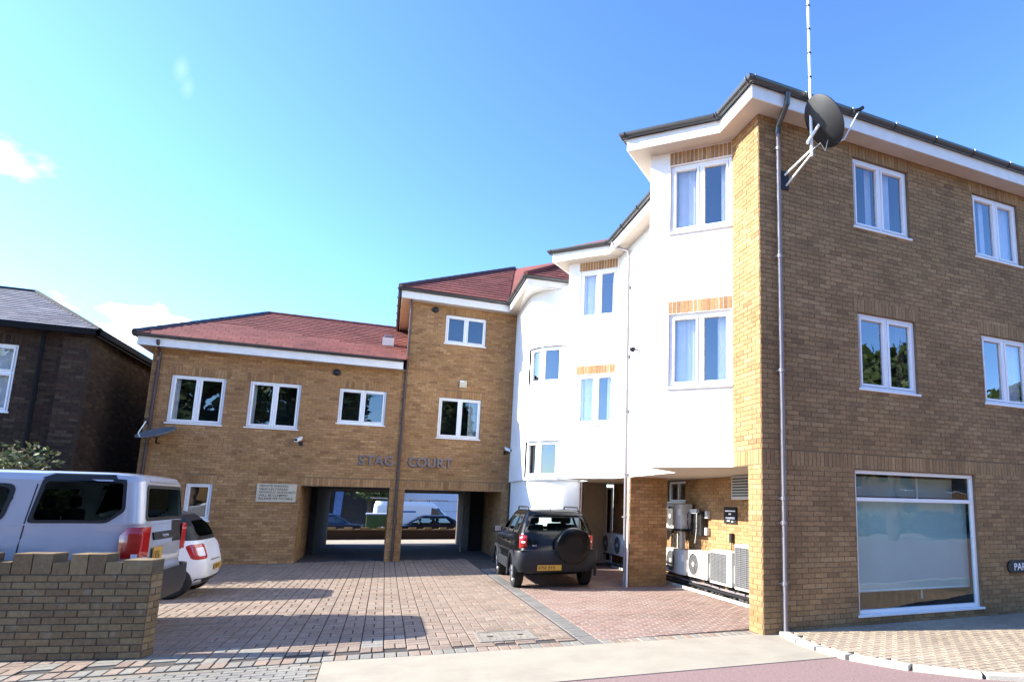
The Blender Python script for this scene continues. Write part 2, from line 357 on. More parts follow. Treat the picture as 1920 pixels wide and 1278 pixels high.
def lay_bricks(P, fr, L, z0, z1, openings, soldiers, mi=0, proud=.006, key='w', ustart=0):
    U, N = fr.U, fr.N; Z = Vector((0, 0, 1))
    def put(u0, u1, a, b, full, k, jit=True):
        if u1-u0 < .025 or b-a < .02: return
        hu = (u1-u0-JT)/2; hz = (b-a-JT)/2
        if hu <= .005 or hz <= .005: return
        q = proud+(rng.uniform(-.002, .003) if jit else 0)
        P.piece(fr((u0+u1)/2, q-.012, (a+b)/2), U*hu, Z*hz, N*.012, (key, k) if full else None, mi)
    i = 0; n0 = int(round(z0/CRS)); z = n0*CRS
    i = n0
    while z < z1-.02:
        a, b = max(z, z0), min(z+CRS, z1)
        cuts = [(o[0], o[1]) for o in list(openings)+list(soldiers) if o[2] < (a+b)/2 < o[3]]
        off = (BL/2 if i % 2 else 0)+ustart
        for s0, s1 in sub_intervals(0, L, cuts):
            k = math.floor((s0-off)/BL)
            while off+k*BL < s1:
                u0, u1 = off+k*BL, off+(k+1)*BL
                full = u0 >= s0-1e-6 and u1 <= s1+1e-6 and b-a > CRS-.001
                put(max(u0, s0), min(u1, s1), a, b, full, 's')
                k += 1
        z += CRS; i += 1
    for s_ in soldiers:
        cuts = [(o[0], o[1]) for o in openings if o[2] < (s_[2]+s_[3])/2 < o[3]]
        for a0, a1 in sub_intervals(max(0, s_[0]), min(L, s_[1]), cuts):
            n = max(1, round((a1-a0)/.075)); w = (a1-a0)/n
            for k in range(n): put(a0+k*w, a0+(k+1)*w, s_[2], s_[3], True, 'v%.3f_%.3f' % (w, s_[3]-s_[2]))
def wall_panel(mb, fr, L, z0, z1, openings, reveal=.14, mi=0, u_start=0):
    us = sorted({u_start, L, *[o[0] for o in openings], *[o[1] for o in openings]}); zs = sorted({z0, z1, *[o[2] for o in openings], *[o[3] for o in openings]})
    us = [u for u in us if u_start <= u <= L]; zs = [z for z in zs if z0 <= z <= z1]
    for i in range(len(us)-1):
        for j in range(len(zs)-1):
            uc, zc = (us[i]+us[i+1])/2, (zs[j]+zs[j+1])/2
            if any(o[0] < uc < o[1] and o[2] < zc < o[3] for o in openings): continue
            mb.quad(fr(us[i], 0, zs[j]), fr(us[i+1], 0, zs[j]), fr(us[i+1], 0, zs[j+1]), fr(us[i], 0, zs[j+1]), mi=mi)
    for o in openings:
        a, b, c, d = o[:4]
        for p, q in (((a, c), (a, d)), ((a, d), (b, d)), ((b, d), (b, c)), ((b, c), (a, c))):
            mb.quad(fr(p[0], 0, p[1]), fr(q[0], 0, q[1]), fr(q[0], -reveal, q[1]), fr(p[0], -reveal, p[1]), mi=mi)
def make_window(parent, fr, u0, u1, z0, z1, curtains=(), mull=True, name='window', sill=True, glass='glass', fw=.055, sash=True, transom=None, deep=.9, split=None, open_sash=None):
    d1, d0 = -.045, -.115
    f = MB()
    f.fbox(fr, u0, u0+fw, d0, d1, z0, z1); f.fbox(fr, u1-fw, u1, d0, d1, z0, z1)
    f.fbox(fr, u0+fw, u1-fw, d0, d1, z0, z0+fw); f.fbox(fr, u0+fw, u1-fw, d0, d1, z1-fw, z1)
    um = (u0+u1)/2 if split is None else split
    if mull: f.fbox(fr, um-fw/2, um+fw/2, d0, d1, z0+fw, z1-fw)
    if transom: f.fbox(fr, u0+fw, u1-fw, d0, d1, transom-.03, transom+.03)
    w = f.build(name, 'upvc', parent, bevel=.006, seg=1)
    halves = [(u0+fw, um-fw/2), (um+fw/2, u1-fw)] if mull else [(u0+fw, u1-fw)]
    rows = [(z0+fw, z1-fw)] if not transom else [(z0+fw, transom-.03), (transom+.03, z1-fw)]
    for hi, (a, b) in enumerate(halves):
        for (c, d) in rows:
            sf = .042 if sash else 0
            if sash:
                s = MB(); e = .004
                sd0, sd1 = d0+.004, d1+.012
                s.fbox(fr, a+e, a+sf, sd0, sd1, c+e, d-e); s.fbox(fr, b-sf, b-e, sd0, sd1, c+e, d-e)
                s.fbox(fr, a+sf, b-sf, sd0, sd1, c+e, c+sf); s.fbox(fr, a+sf, b-sf, sd0, sd1, d-sf, d-e)
                s.build('sash', 'upvc', w, bevel=.006, seg=1)
            g = MB(); g.fbox(fr, a+sf-.003, b-sf+.003, -.088, -.080, c+sf-.003, d-sf+.003); g.build('pane', glass, w)
    if sill:
        s = MB(); s.fbox(fr, u0-.03, u1+.03, -.1, .035, z0-.035, z0+.001); s.build('sill', 'upvc', w, bevel=.005, seg=1)
    b = MB(); x0, x1, y0, y1 = u0-.0, u1+.0, z0, z1
    A = lambda u, d, z: fr(u, d, z)
    b.quad(A(x0, -deep, y0), A(x1, -deep, y0), A(x1, -deep, y1), A(x0, -deep, y1))
    b.quad(A(x0, -.14, y0), A(x0, -deep, y0), A(x0, -deep, y1), A(x0, -.14, y1)); b.quad(A(x1, -.14, y0), A(x1, -deep, y0), A(x1, -deep, y1), A(x1, -.14, y1))
    b.quad(A(x0, -.14, y0), A(x1, -.14, y0), A(x1, -deep, y0), A(x0, -deep, y0)); b.quad(A(x0, -.14, y1), A(x1, -.14, y1), A(x1, -deep, y1), A(x0, -deep, y1))
    b.build('room_interior', 'interior_dark', w)
    for cspec in curtains:
        ca, cb, mt = cspec[:3]; fold = cspec[3] if len(cspec) > 3 else .035
        c_ = MB(); n = max(6, int((cb-ca)/.018)); zt = z1-.02; zb = z0+.02; V = []
        for k in range(n+1):
            t = k/n; u = ca+(cb-ca)*t; d = -.20+fold*math.sin(u*52+math.sin(u*17)*2)*.6
            V += [fr(u, d*1.02, zb), fr(u+(.0 if len(cspec) < 5 else cspec[4]*t), d, zt)]
        c_.add(V, [(2*k, 2*k+2, 2*k+3, 2*k+1) for k in range(n)]); c_.build('curtain', mt, w, smooth=True)
    return w

# ================================================================== GROUND
g = MB(); g.quad((-300, -200, -.03), (300, -200, -.03), (300, 30.9, -.03), (-300, 30.9, -.03)); struct(g.build('ground', 'ground'))
g = MB(); g.quad((-300, 31.15, -.42), (300, 31.15, -.42), (300, 400, -.42), (-300, 400, -.42)); struct(g.build('street_beyond', 'asphalt'))

# paved courtyard: bed + pavers
FRONT = lambda x: 7.90-(x+.5)*.055            # line where the pavers meet the pavement
g = MB(); g.add([(-7, FRONT(-7), -.012), (6.6, FRONT(6.6), -.012), (6.6, 30.9, -.012), (-7, 30.9, -.012)], [(0, 1, 2, 3)])
court = struct(g.build('courtyard', 'joint_sand'))
PV = Pieces(court, 'paver', ['paver_pink', 'paver_red', 'paver_grey', 'paver_cream'])
X3, Y3, Z3 = Vector((1, 0, 0)), Vector((0, 1, 0)), Vector((0, 0, 1))
def paver(P, cx, cy, hx, hy, key, mi, ang=0.0, z=0.0, dz=.003):
    t1, t2 = rng.uniform(-.006, .006), rng.uniform(-.006, .006)
    a = (Vector((math.cos(ang), math.sin(ang), t1))).normalized(); b = Vector((-math.sin(ang), math.cos(ang), t2)).normalized()
    P.piece((cx, cy, z-.02+rng.uniform(-dz/2, dz/2)), a*hx, b*hy, Z3*.02, key, mi)
MOD = .26; J = .014
covers = [(1.25, 2.0, 8.28, 8.92)]
def blocked(x, y, e=-.07): return any(a-e < x < b+e and c-e < y < d+e for a, b, c, d in covers)
nx0 = int(-6.5/MOD)
for i in range(nx0, 10):
    for j in range(0, 90):
        x = i*MOD+.12; y = 7.55+j*MOD+(MOD/2 if i % 2 else 0)
        if x+MOD > 2.5 or y < FRONT(x)+.23 or y > 30.7: continue
        if y > 20.1: continue
        if blocked(x+MOD/2, y+MOD/2): continue
        mi = 0
        if rng.random() < max(0, min(.6, (9.2-y)*.4)) * max(0, min(1, (.6-x)*.5)): mi = 3
        if (i+j) % 2:
            for k in (0, 1): paver(PV, x+MOD/4+k*MOD/2, y+MOD/2, MOD/4-J/2, MOD/2-J/2, 'a', mi)
        else:
            for k in (0, 1): paver(PV, x+MOD/2, y+MOD/4+k*MOD/2, MOD/2-J/2, MOD/4-J/2, 'b', mi)
# border course along the front, and the grey band
x = -6.5
while x < 5.0:
    if not 2.46 < x < 2.72: paver(PV, x+.065, FRONT(x)+.13, .065-J/2, .115, 'c', 0 if rng.random() < .5 else 3)
    x += .13
for j in range(0, 70):
    y = FRONT(2.6)+.0+j*.135+.07
    paver(PV, 2.61, y, .115, .0675-J/2, 'd', 2)
y = FRONT(3)+.26; j = 0
while y < 17.2:
    x = 2.74-(.1 if j % 2 else 0)
    while x < 6.1:
        a, b = max(x, 2.735), min(x+.2, 6.08)
        if b-a > .04: paver(PV, (a+b)/2, y+.05, (b-a)/2-.004, .046, 'e' if b-a > .199 else None, 1)
        x += .2
    y += .1; j += 1
pv = PV.finish(300, chamfer=.004)

g = MB(); g.add([(-2.22, 20.1, .0), (3.4, 20.1, .0), (3.4, 28.05, .0), (-2.22, 28.05, .0)], [(0, 1, 2, 3)]); struct(g.build('tunnel_floor_shaded', 'asphalt'))  # dark asphalt colour stands in for the deep shade under the arches
g = MB(); g.add([(-8, 28.05, .0), (8, 28.05, .0), (8, 30.98, .0), (-8, 30.98, .0)], [(0, 1, 2, 3)]); struct(g.build('rear_yard', 'concrete'))
# drain cover
t = thing('drain_cover', 'weathered recessed metal drain cover set in the courtyard pavers', 'manhole cover', (1.62, 8.6, 0))
mb = MB()
for a, b, c, d in ((-.37, .37, -.32, -.28), (-.37, .37, .28, .32), (-.37, -.33, -.28, .28), (.33, .37, -.28, .28)): mb.box(a, b, c, d, -.02, .009)
mb.build('frame', 'metal_cover', t)
mb = MB(); mb.box(-.325, -.003, -.275, .275, -.02, .0045); mb.box(.003, .325, -.275, .275, -.02, .0045)
mb.build('lid', 'metal_cover', t)
mb = MB()
for k in range(7): mb.box(-.24+k*.08, -.22+k*.08, -.2, .2, .0045, .0085)
mb.build('tread_bar', 'metal_cover', t)
mb = MB()
for a in (-.2, .2): mb.box(a-.04, a+.04, -.025, .025, .009, .010)
mb.build('key_slot', 'plastic_black', t)

# crossover pavement, kerb, road, tan pavement, left pavement
def sheet(name, pts, m_, z, th=.1):
    mb = MB(); mb.prism([(x, y, z-th) for x, y in pts], (0, 0, th)); return struct(mb.build(name, m_))
RD = [(-.45, 6.34), (5.12, 6.12)]
sheet('crossover_pavement', [(-.48, 6.36), (5.25, 6.14), (5.42, 7.44), (5.0, FRONT(5)+.0), (2.5, FRONT(2.5)), (-.5, FRONT(-.5)-.02)], 'concrete', .004)
kerb_path = [(5.36, 7.42), (5.24, 6.9), (5.22, 6.5), (5.30, 6.05), (5.62, 5.45), (6.1, 4.95), (6.9, 4.45), (8.2, 4.1), (14, 3.6)]
g = MB(); g.add([(-40, -12, -.004), (40, -12, -.004), (40, 6.2, -.004), (-40, 6.38, -.004)], [(0, 1, 2, 3)]); struct(g.build('road', 'asphalt_red'))
def kerb(path, w, z, name, m_, parent=None):
    ks = []
    for i in range(len(path)-1):
        a, b = Vector(path[i]), Vector(path[i+1]); d = (b-a); L = d.length; n = Vector((d.y, -d.x)).normalized(); k = max(1, round(L/.55))
        for q in range(k):
            p0 = a+d*(q/k)+d.normalized()*.004; p1 = a+d*((q+1)/k)-d.normalized()*.004
            mb = MB(); mb.prism([(p0.x, p0.y, z[0]), (p1.x, p1.y, z[0]), (p1.x-n.x*w, p1.y-n.y*w, z[0]), (p0.x-n.x*w, p0.y-n.y*w, z[0])], (0, 0, z[1]-z[0]))
            ks.append(mb.build(name, m_, parent, bevel=.01))
    return ks
g = MB(); tanp = [(p[0]+.12, p[1]) for p in kerb_path]+[(14, 7.6), (5.4, 7.6)]
g.add([(x, y, .02) for x, y in tanp], [tuple(range(len(tanp)))]); tan = struct(g.build('pavement', 'sand_tan'))
kerb(kerb_path, -.14, (-.06, .052), 'kerb_stone', 'kerb_white', tan)
def inside(pt, poly):
    x, y = pt; c = False
    for i in range(len(poly)):
        x1, y1 = poly[i]; x2, y2 = poly[i-1]
        if (y1 > y) != (y2 > y) and x < (x2-x1)*(y-y1)/(y2-y1)+x1: c = not c
    return c
TP = Pieces(tan, 'paver', ['paver_tan'])
inner = [(p[0]+.035, p[1]+.015) for p in kerb_path]+[(14, 7.5), (5.4, 7.5)]
for j in range(0, 38):
    for i in range(0, 32):
        x = 5.3+i*.2+(.1 if j % 2 else 0); y = 3.7+j*.1
        if inside((x, y), inner) and x < 11.6 and y < 7.44:
            paver(TP, x, y, .096, .046, 'a', 0, z=.044)
TP.finish(300, chamfer=.004)
leftp = [(-9, 6.4), (-.48, 6.37), (-.5, 7.86), (-.9, FRONT(-.9)-.02), (-2.2, 8.0), (-9, 9.9)]
leftp = [(-9, 6.4), (-.49, 6.37), (-.51, FRONT(-.5)-.01), (-7, FRONT(-7)-.01), (-9, FRONT(-9))]
g = MB(); g.add([(x, y, -.008) for x, y in leftp], [tuple(range(len(leftp)))]); lp = struct(g.build('footway', 'sand_tan'))
LP = Pieces(lp, 'paver', ['paver_cream'])
for j in range(0, 26):
    for i in range(0, 50):
        x = -8.4+i*.2+(.1 if j % 2 else 0); y = 6.45+j*.1
        if x > -.56: continue
        if y < FRONT(x)-.06: paver(LP, x, y, .095, .045, 'a', 0)
LP.finish(300, chamfer=.004)

# ================================================================== MAIN BUILDING
BLD = thing('apartment_building', 'L-shaped three storey buff brick apartment block with white rendered bays, stair tower and drive-through archway', 'building')
BR = Pieces(BLD, 'brick', ['brick_buff', 'brick_dull'])
H1, H2, S1, S2 = 4.98, 7.72, 3.69, 6.44
OB = 2.385                     # underside of the overhang
SOF = 7.96                     # soffit height of the three storey part
# --- right facade
frR = frame((5, 7.5), (1, 0), (0, -1))
wR = [(1.89, 3.13, S2+.02, 7.72), (4.76, 6.0, S2+.02, 7.72), (1.89, 3.15, S1, 4.96), (4.76, 6.0, S1, 4.96), (7.63, 8.87, S2+.02, 7.72), (7.63, 8.87, S1, 4.96), (1.72, 4.36, .18, 2.38)]
wb = MB(); wall_panel(wb, frR, 10, 0, SOF+.1, wR); 
sold = [(w[0]-.08, w[1]+.08, w[3], w[3]+.225) for w in wR[:6]]+[(0, 10, 2.39, 2.615)]
lay_bricks(BR, frR, 10, 0, SOF+.05, wR, sold, mi=1)
# yellow return face
frC = frame((5, 8.3), (0, -1), (-1, 0))
wall_panel(wb, frC, .8, OB, SOF+.1, [])
wall_panel(wb, frame((5, 7.86), (0, -1), (-1, 0)), .36, 0, OB, [])
lay_bricks(BR, frC, .8, OB, SOF+.05, [], [(0, .8, 2.39, 2.615)], mi=0)
frC2 = frame((5, 7.86), (0, -1), (-1, 0)); lay_bricks(BR, frC2, .36, 0, OB, [], [], mi=0)
# inside of the ground floor niche
frN = frame((6.6, 18.2), (0, -1), (-1, 0))
doorN = (4.05, 5.05, 1.86, 2.36)
wall_panel(wb, frN, 10.34, 0, OB, [doorN]); lay_bricks(BR, frN, 10.34, 0, OB, [doorN], [], mi=0)
frN2 = frame((6.6, 7.86), (-1, 0), (0, 1)); wall_panel(wb, frN2, 1.6, 0, OB, [])
# brick pillar under the overhang
pl = MB(); frames_p = [frame((5.02, 12.75), (1, 0), (0, -1)), frame((5.02, 13.10), (0, -1), (-1, 0)), frame((5.92, 12.75), (0, 1), (1, 0))]
for f_, L_ in zip(frames_p, (.9, .35, .35)):
    wall_panel(pl, f_, L_, 0, OB, []); lay_bricks(BR, f_, L_, 0, OB, [], [], mi=0)
pl.build('pillar', 'mortar_dull', BLD)
# far side and back of the right block (closes the volume)
wb.quad((15, 7.5, 0), (15, 20, 0), (15, 20, SOF), (15, 7.5, SOF)); 
wb.build('wall', 'mortar_dull', BLD)

# --- left wing + middle block, one facade plane
YL = 19.84
frL = frame((-5.98, YL), (1, 0), (0, -1))
uL = lambda x: x+5.98
wL = [(uL(-5.52), uL(-4.28), S1+.04, 5.03), (uL(-3.72), uL(-2.46), S1+.04, 5.03), (uL(-1.47), uL(-.19), 3.99, 5.03), (uL(-4.9), uL(-4.3), 1.16, 2.14)]
arch = [(uL(-2.22), uL(.10), -.01, 2.14), (uL(.52), uL(3.4), -.01, 2.13)]
wl = MB()
wall_panel(wl, frL, uL(.33), 0, 5.80, wL[:4]+arch[:1], reveal=.14)
sL = [(w[0]-.08, w[1]+.08, w[3], w[3]+.225) for w in wL]+[(uL(-2.3), uL(3.5), 2.145, 2.37)]
archb = [(a[0], a[1], 0, a[3]) for a in arch]
lay_bricks(BR, frL, uL(.33), 0, 5.74, wL+archb, sL, mi=0)
frM = frame((.33, YL), (1, 0), (0, -1)); uM = lambda x: x-.33
wM = [(uM(1.32), uM(2.6), S1+.04, 5.0), (uM(1.36), uM(2.62), 6.75, 7.68)]
archM = (uM(.52), uM(3.4), -.01, 2.13)
wall_panel(wl, frM, uM(3.62), 0, SOF+.1, wM+[archM])
sM = [(w[0]-.08, w[1]+.08, w[3], w[3]+.225) for w in wM]+[(0, uM(3.5), 2.145, 2.37)]
lay_bricks(BR, frM, uM(3.62), 0, SOF+.05, wM+[(archM[0], archM[1], 0, 2.13)], sM, mi=0)
# mid block west wall above the lower roof
frMW = frame((.33, 28.0), (0, -1), (-1, 0)); wall_panel(wl, frMW, 8.16, 5.5, SOF+.1, []); lay_bricks(BR, frMW, 8.16, 5.7, SOF+.05, [], [], mi=0)
# west end wall of the wing
frW = frame((-5.98, 28.0), (0, -1), (-1, 0)); wall_panel(wl, frW, 8.16, 0, 5.8, []); lay_bricks(BR, frW, 8.16, 0, 5.74, [], [], mi=0)
# tunnel walls and ceiling
frT1 = frame((-2.22, YL), (0, 1), (1, 0)); wall_panel(wl, frT1, 8.16, 0, 2.14, []); lay_bricks(BR, frT1, 8.16, 0, 2.14, [], [], mi=0)
frT2 = frame((3.4, 28.0), (0, -1), (-1, 0)); wall_panel(wl, frT2, 8.16, 0, 2.13, []); lay_bricks(BR, frT2, 8.16, 0, 2.13, [], [], mi=0)
# back facade openings (seen through the arch)
frB = frame((7.5, 28.0), (-1, 0), (0, 1)); bo = [(7.5-2.92, 7.5-.62, -.01, 2.1), (7.5-.12, 7.5+2.22, -.01, 2.1)]
wall_panel(wl, frB, 13.48, 0, 5.8, bo, reveal=.3)
frBi = frame((-2.22, 27.72), (1, 0), (0, -1)); 
wall_panel(wl, frBi, 5.62, 0, 2.14, [(0.02, 2.32, -.01, 2.1), (2.82, 5.14, -.01, 2.1)])
wl.quad((.33, 28, 5.8), (7.5, 28, 5.8), (7.5, 28, 8), (.33, 28, 8))
wl.build('wall', 'mortar_buff', BLD)
c = MB(); c.quad((-2.22, YL+.02, 2.14), (3.4, YL+.02, 2.14), (3.4, 28, 2.14), (-2.22, 28, 2.14)); c.build('tunnel_ceiling', 'house_dark', BLD)  # ceiling coloured dark to paint in the archway shade
# central pier between the arches
pr = MB(); fp = [frame((.10, YL+.004), (1, 0), (0, -1)), frame((.10, YL+.45), (0, -1), (-1, 0)), frame((.52, YL), (0, 1), (1, 0))]
for f_, L_ in zip(fp, (.42, .45, .45)):
    wall_panel(pr, f_, L_, 0, 2.14, []); lay_bricks(BR, f_, L_, 0, 2.14, [], [], mi=0)
wall_panel(pr, frame((.52, YL+.45), (-1, 0), (0, 1)), .42, 0, 2.14, [])
pr.build('pillar', 'mortar_buff', BLD)
c = MB(); c.cyl((2.62, 23.2, 0), (2.62, 23.2, 2.14), .05, 10); c.build('tunnel_pipe', 'pipe_grey', BLD)
c = MB(); c.box(2.9, 3.38, 23.5, 27.7, 0, 2.13); c.build('tunnel_shade_box', 'interior_dark', BLD); c = MB(); c.box(-2.2, -2.02, 22.6, 27.7, 0, 2.13); c.build('tunnel_shade_box', 'interior_dark', BLD)  # dark boxes added to deepen the shade inside the archway

# --- white render: zigzag bays, straight pieces and stair tower
T1, T2 = (3.93, 9.32), (3.98, 14.80)
frb1 = frame(T1, (5-T1[0], 8.3-T1[1]), (-(T1[1]-8.3), -(5-T1[0]))); L1 = math.hypot(5-T1[0], T1[1]-8.3)
frb2 = frame(T2, (5-T2[0], 13.78-T2[1]), (-(T2[1]-13.78), -(5-T2[0]))); L2 = math.hypot(5-T2[0], T2[1]-13.78)
wr = MB()
ww = [(.37, L1-.02), (.32, L2-.06)]
for fr_, L_, (a, b) in ((frb1, L1, ww[0]), (frb2, L2, ww[1])):
    ops = [(a, b, S1+.02, H1), (a, b, S2, 7.70)]
    wall_panel(wr, fr_, L_, OB, SOF+.1, ops)
    P_ = BR
    lay_bricks(P_, fr_, L_, 4.98, 5.20, [(0, a-.01, 0, 9), (b+.01, 9, 0, 9)], [(a-.01, b+.01, 4.985, 5.205)], mi=0, proud=.004)
    lay_bricks(P_, fr_, L_, 7.70, 7.95, [(0, a-.01, 0, 9), (b+.01, 9, 0, 9)], [(a-.01, b+.01, 7.705, 7.945)], mi=0, proud=.004)
fs1 = frame((5, 10.4), (T1[0]-5, T1[1]-10.4), (-(10.4-T1[1]), 5-T1[0]))
wall_panel(wr, fs1, math.hypot(5-T1[0], 10.4-T1[1]), OB, SOF+.1, [])
fs2 = frame((5, 15.85), (T2[0]-5, T2[1]-15.85), (-(15.85-T2[1]), 5-T2[0]))
wall_panel(wr, fs2, math.hypot(5-T2[0], 15.85-T2[1]), OB, SOF+.1, [])
frS = frame((5, 13.78), (0, -1), (-1, 0)); opS = [(1.75, 2.3, S1+.4, 4.97), (1.75, 2.3, 6.85, 7.70)]
wall_panel(wr, frS, 3.38, OB, SOF+.1, opS)
frS2 = frame((5, 16.5), (0, -1), (-1, 0)); wall_panel(wr, frS2, .65, OB, SOF+.1, [])
wr.build('rendered_wall', 'render_white', BLD)
# overhang undersides
sf = MB()
outl = [(5, 7.86), (5, 8.3), T1, (5, 10.4), (5, 13.78), T2, (5, 15.85), (5, 16.5), (4.2, 17.0), (4.6, 18.2), (6.6, 18.2), (6.6, 7.86)]
sf.add([(x, y, OB) for x, y in outl], [tuple(range(len(outl)))]); sf.build('overhang_soffit', 'render_beige', BLD)
# curved stair tower
RT = 1.4
def arcfr(r):
    def f(u, d, z):
        a = u/1.4
        return Vector((5-(r+d)*math.cos(a), 17.9-(r+d)*math.sin(a), z))
    return f
afr = arcfr(RT); AL = 1.4*math.pi/2
panes = [(13, 34), (36, 62), (64, 84)]
ops = []
for z0_, z1_ in ((2.50, 3.52), (5.19, 6.27)): ops.append((1.4*R(12), 1.4*R(85), z0_, z1_))
tw = MB()
us = [AL*k/24 for k in range(25)]
zs = sorted({2.42, SOF+.1, 2.50, 3.52, 5.19, 6.27})
def tower_cells(mb, f, zs, ops):
    for i in range(24):
        for j in range(len(zs)-1):
            uc, zc = (us[i]+us[i+1])/2, (zs[j]+zs[j+1])/2
            if any(o[0] < uc < o[1] and o[2] < zc < o[3] for o in ops): continue
            mb.quad(f(us[i], 0, zs[j]), f(us[i+1], 0, zs[j]), f(us[i+1], 0, zs[j+1]), f(us[i], 0, zs[j+1]))
tower_cells(tw, afr, zs, ops); tower_cells(tw, arcfr(RT-.07), [0, 2.42], [])
for i in range(24): tw.quad(afr(us[i], 0, 2.42), afr(us[i+1], 0, 2.42), afr(us[i+1], -.07, 2.42), afr(us[i], -.07, 2.42))
tw.quad((3.6, YL, 2.42), (3.6, 17.9, 2.42), (3.6, 17.9, SOF+.1), (3.6, YL, SOF+.1)); tw.quad((3.67, YL, 0), (3.67, 17.9, 0), (3.67, 17.9, 2.42), (3.67, YL, 2.42))
tw.quad((3.6, YL, 2.42), (3.6, 17.9, 2.42), (3.67, 17.9, 2.42), (3.67, YL, 2.42))
tw.build('stair_tower', 'render_white', BLD, smooth=True)
bw = MB(); bw.quad((5.0, 16.57, 0), (5.0, 18.2, 0), (5.0, 18.2, OB), (5.0, 16.57, OB)); bw.quad((5.0, 18.2, 0), (6.36, 18.2, 0), (6.36, 18.2, OB), (5.0, 18.2, OB)); bw.build('recess_wall', 'render_beige', BLD)
# door at the back of the recess
frD = frame((6.36, 18.19), (1, 0), (0, -1))
make_window(BLD, frD, 0, .24, .02, 2.3, mull=False, name='door', sill=False, sash=False)
for (z0_, z1_) in ((2.50, 3.52), (5.19, 6.27)):
    for k, (a, b) in enumerate(panes):
        a_, b_ = 1.4*R(a), 1.4*R(b)
        # straight facet frame across the chord
        pa, pb = afr(1.4*R([12, 35, 63][k]), 0, 0), afr(1.4*R([35, 63, 85][k]), 0, 0)
        d_ = pb-pa; fr_ = frame((pa.x, pa.y), (d_.x, d_.y), (d_.y, -d_.x)); L_ = d_.length
        make_window(BLD, fr_, .005, L_-.005, z0_, z1_, mull=False, fw=.06, curtains=(((.1, L_-.1, 'blind_white', .0),) if k == 0 else ()))
# windows
def half(a, b, f0, f1): return a+(b-a)*f0, a+(b-a)*f1
C_ = 'curtain'
def cur(w, *parts): return tuple((w[0]+(w[1]-w[0])*p[0], w[0]+(w[1]-w[0])*p[1])+tuple(p[2:]) for p in parts)
make_window(BLD, frR, *wR[0], curtains=cur(wR[0], (.56, .78, C_), (.36, .45, C_)))
make_window(BLD, frR, *wR[1], curtains=cur(wR[1], (.30, .42, C_), (.62, .95, C_)), split=wR[1][0]+.66)
make_window(BLD, frR, *wR[2], curtains=cur(wR[2], (.78, .95, 'curtain_brown')))
make_window(BLD, frR, *wR[3], curtains=cur(wR[3], (.55, .98, C_)))
make_window(BLD, frR, *wR[4]); make_window(BLD, frR, *wR[5])
make_window(BLD, frR, wR[6][0], wR[6][1], .18, 2.38, mull=False, transom=1.92, sash=False, glass='glass_shop', name='shop_window', fw=.06, deep=2.5)
# things behind the shop window
t = thing('roller_blind', 'pale roller blind hanging behind the large ground floor window', 'blind', (5, 7.5, 0))
mb = MB(); f0 = frame((0, 0), (1, 0), (0, -1))
mb.fbox(f0, 1.79, 4.33, -.20, -.195, .48, 1.94); mb.build('fabric', 'blind_white', t)
mb = MB(); mb.cyl((1.8, .2, .5), (4.28, .2, .5), .012, 8); mb.build('bottom_bar', 'upvc', t)
t = thing('glass_partition', 'frosted board standing behind the top light of the large ground floor window', 'partition', (5, 7.5, 0))
mb = MB(); mb.fbox(f0, 1.80, 4.28, -.42, -.41, 1.98, 2.3); mb.build('board', 'blind_white', t)
mb = MB(); mb.fbox(f0, 3.4, 3.43, -.40, -.38, .3, 2.3); mb.build('post', 'upvc', t)
make_window(BLD, frL, *wL[0], curtains=cur(wL[0], (.05, .14, C_)))
make_window(BLD, frL, *wL[1], curtains=cur(wL[1], (.05, .12, C_)))
make_window(BLD, frL, *wL[2]); make_window(BLD, frL, *wL[3], mull=False)
make_window(BLD, frM, *wM[0], curtains=cur(wM[0], (.72, .95, 'blind_white', .0))); make_window(BLD, frM, *wM[1])
for fr_, (a, b) in ((frb1, ww[0]), (frb2, ww[1])):
    for k, (z0_, z1_) in enumerate(((S1+.02, H1), (S2, 7.70))):
        w_ = (a, b)
        make_window(BLD, fr_, a, b, z0_, z1_, curtains=cur(w_, (.06, .44, C_, .03), ((.74, .94, C_) if k == 0 else (.8, .94, C_))))
for o_ in opS: make_window(BLD, frS, *o_, mull=False)
make_window(BLD, frN, *doorN, mull=True, name='vent_window', sash=False)

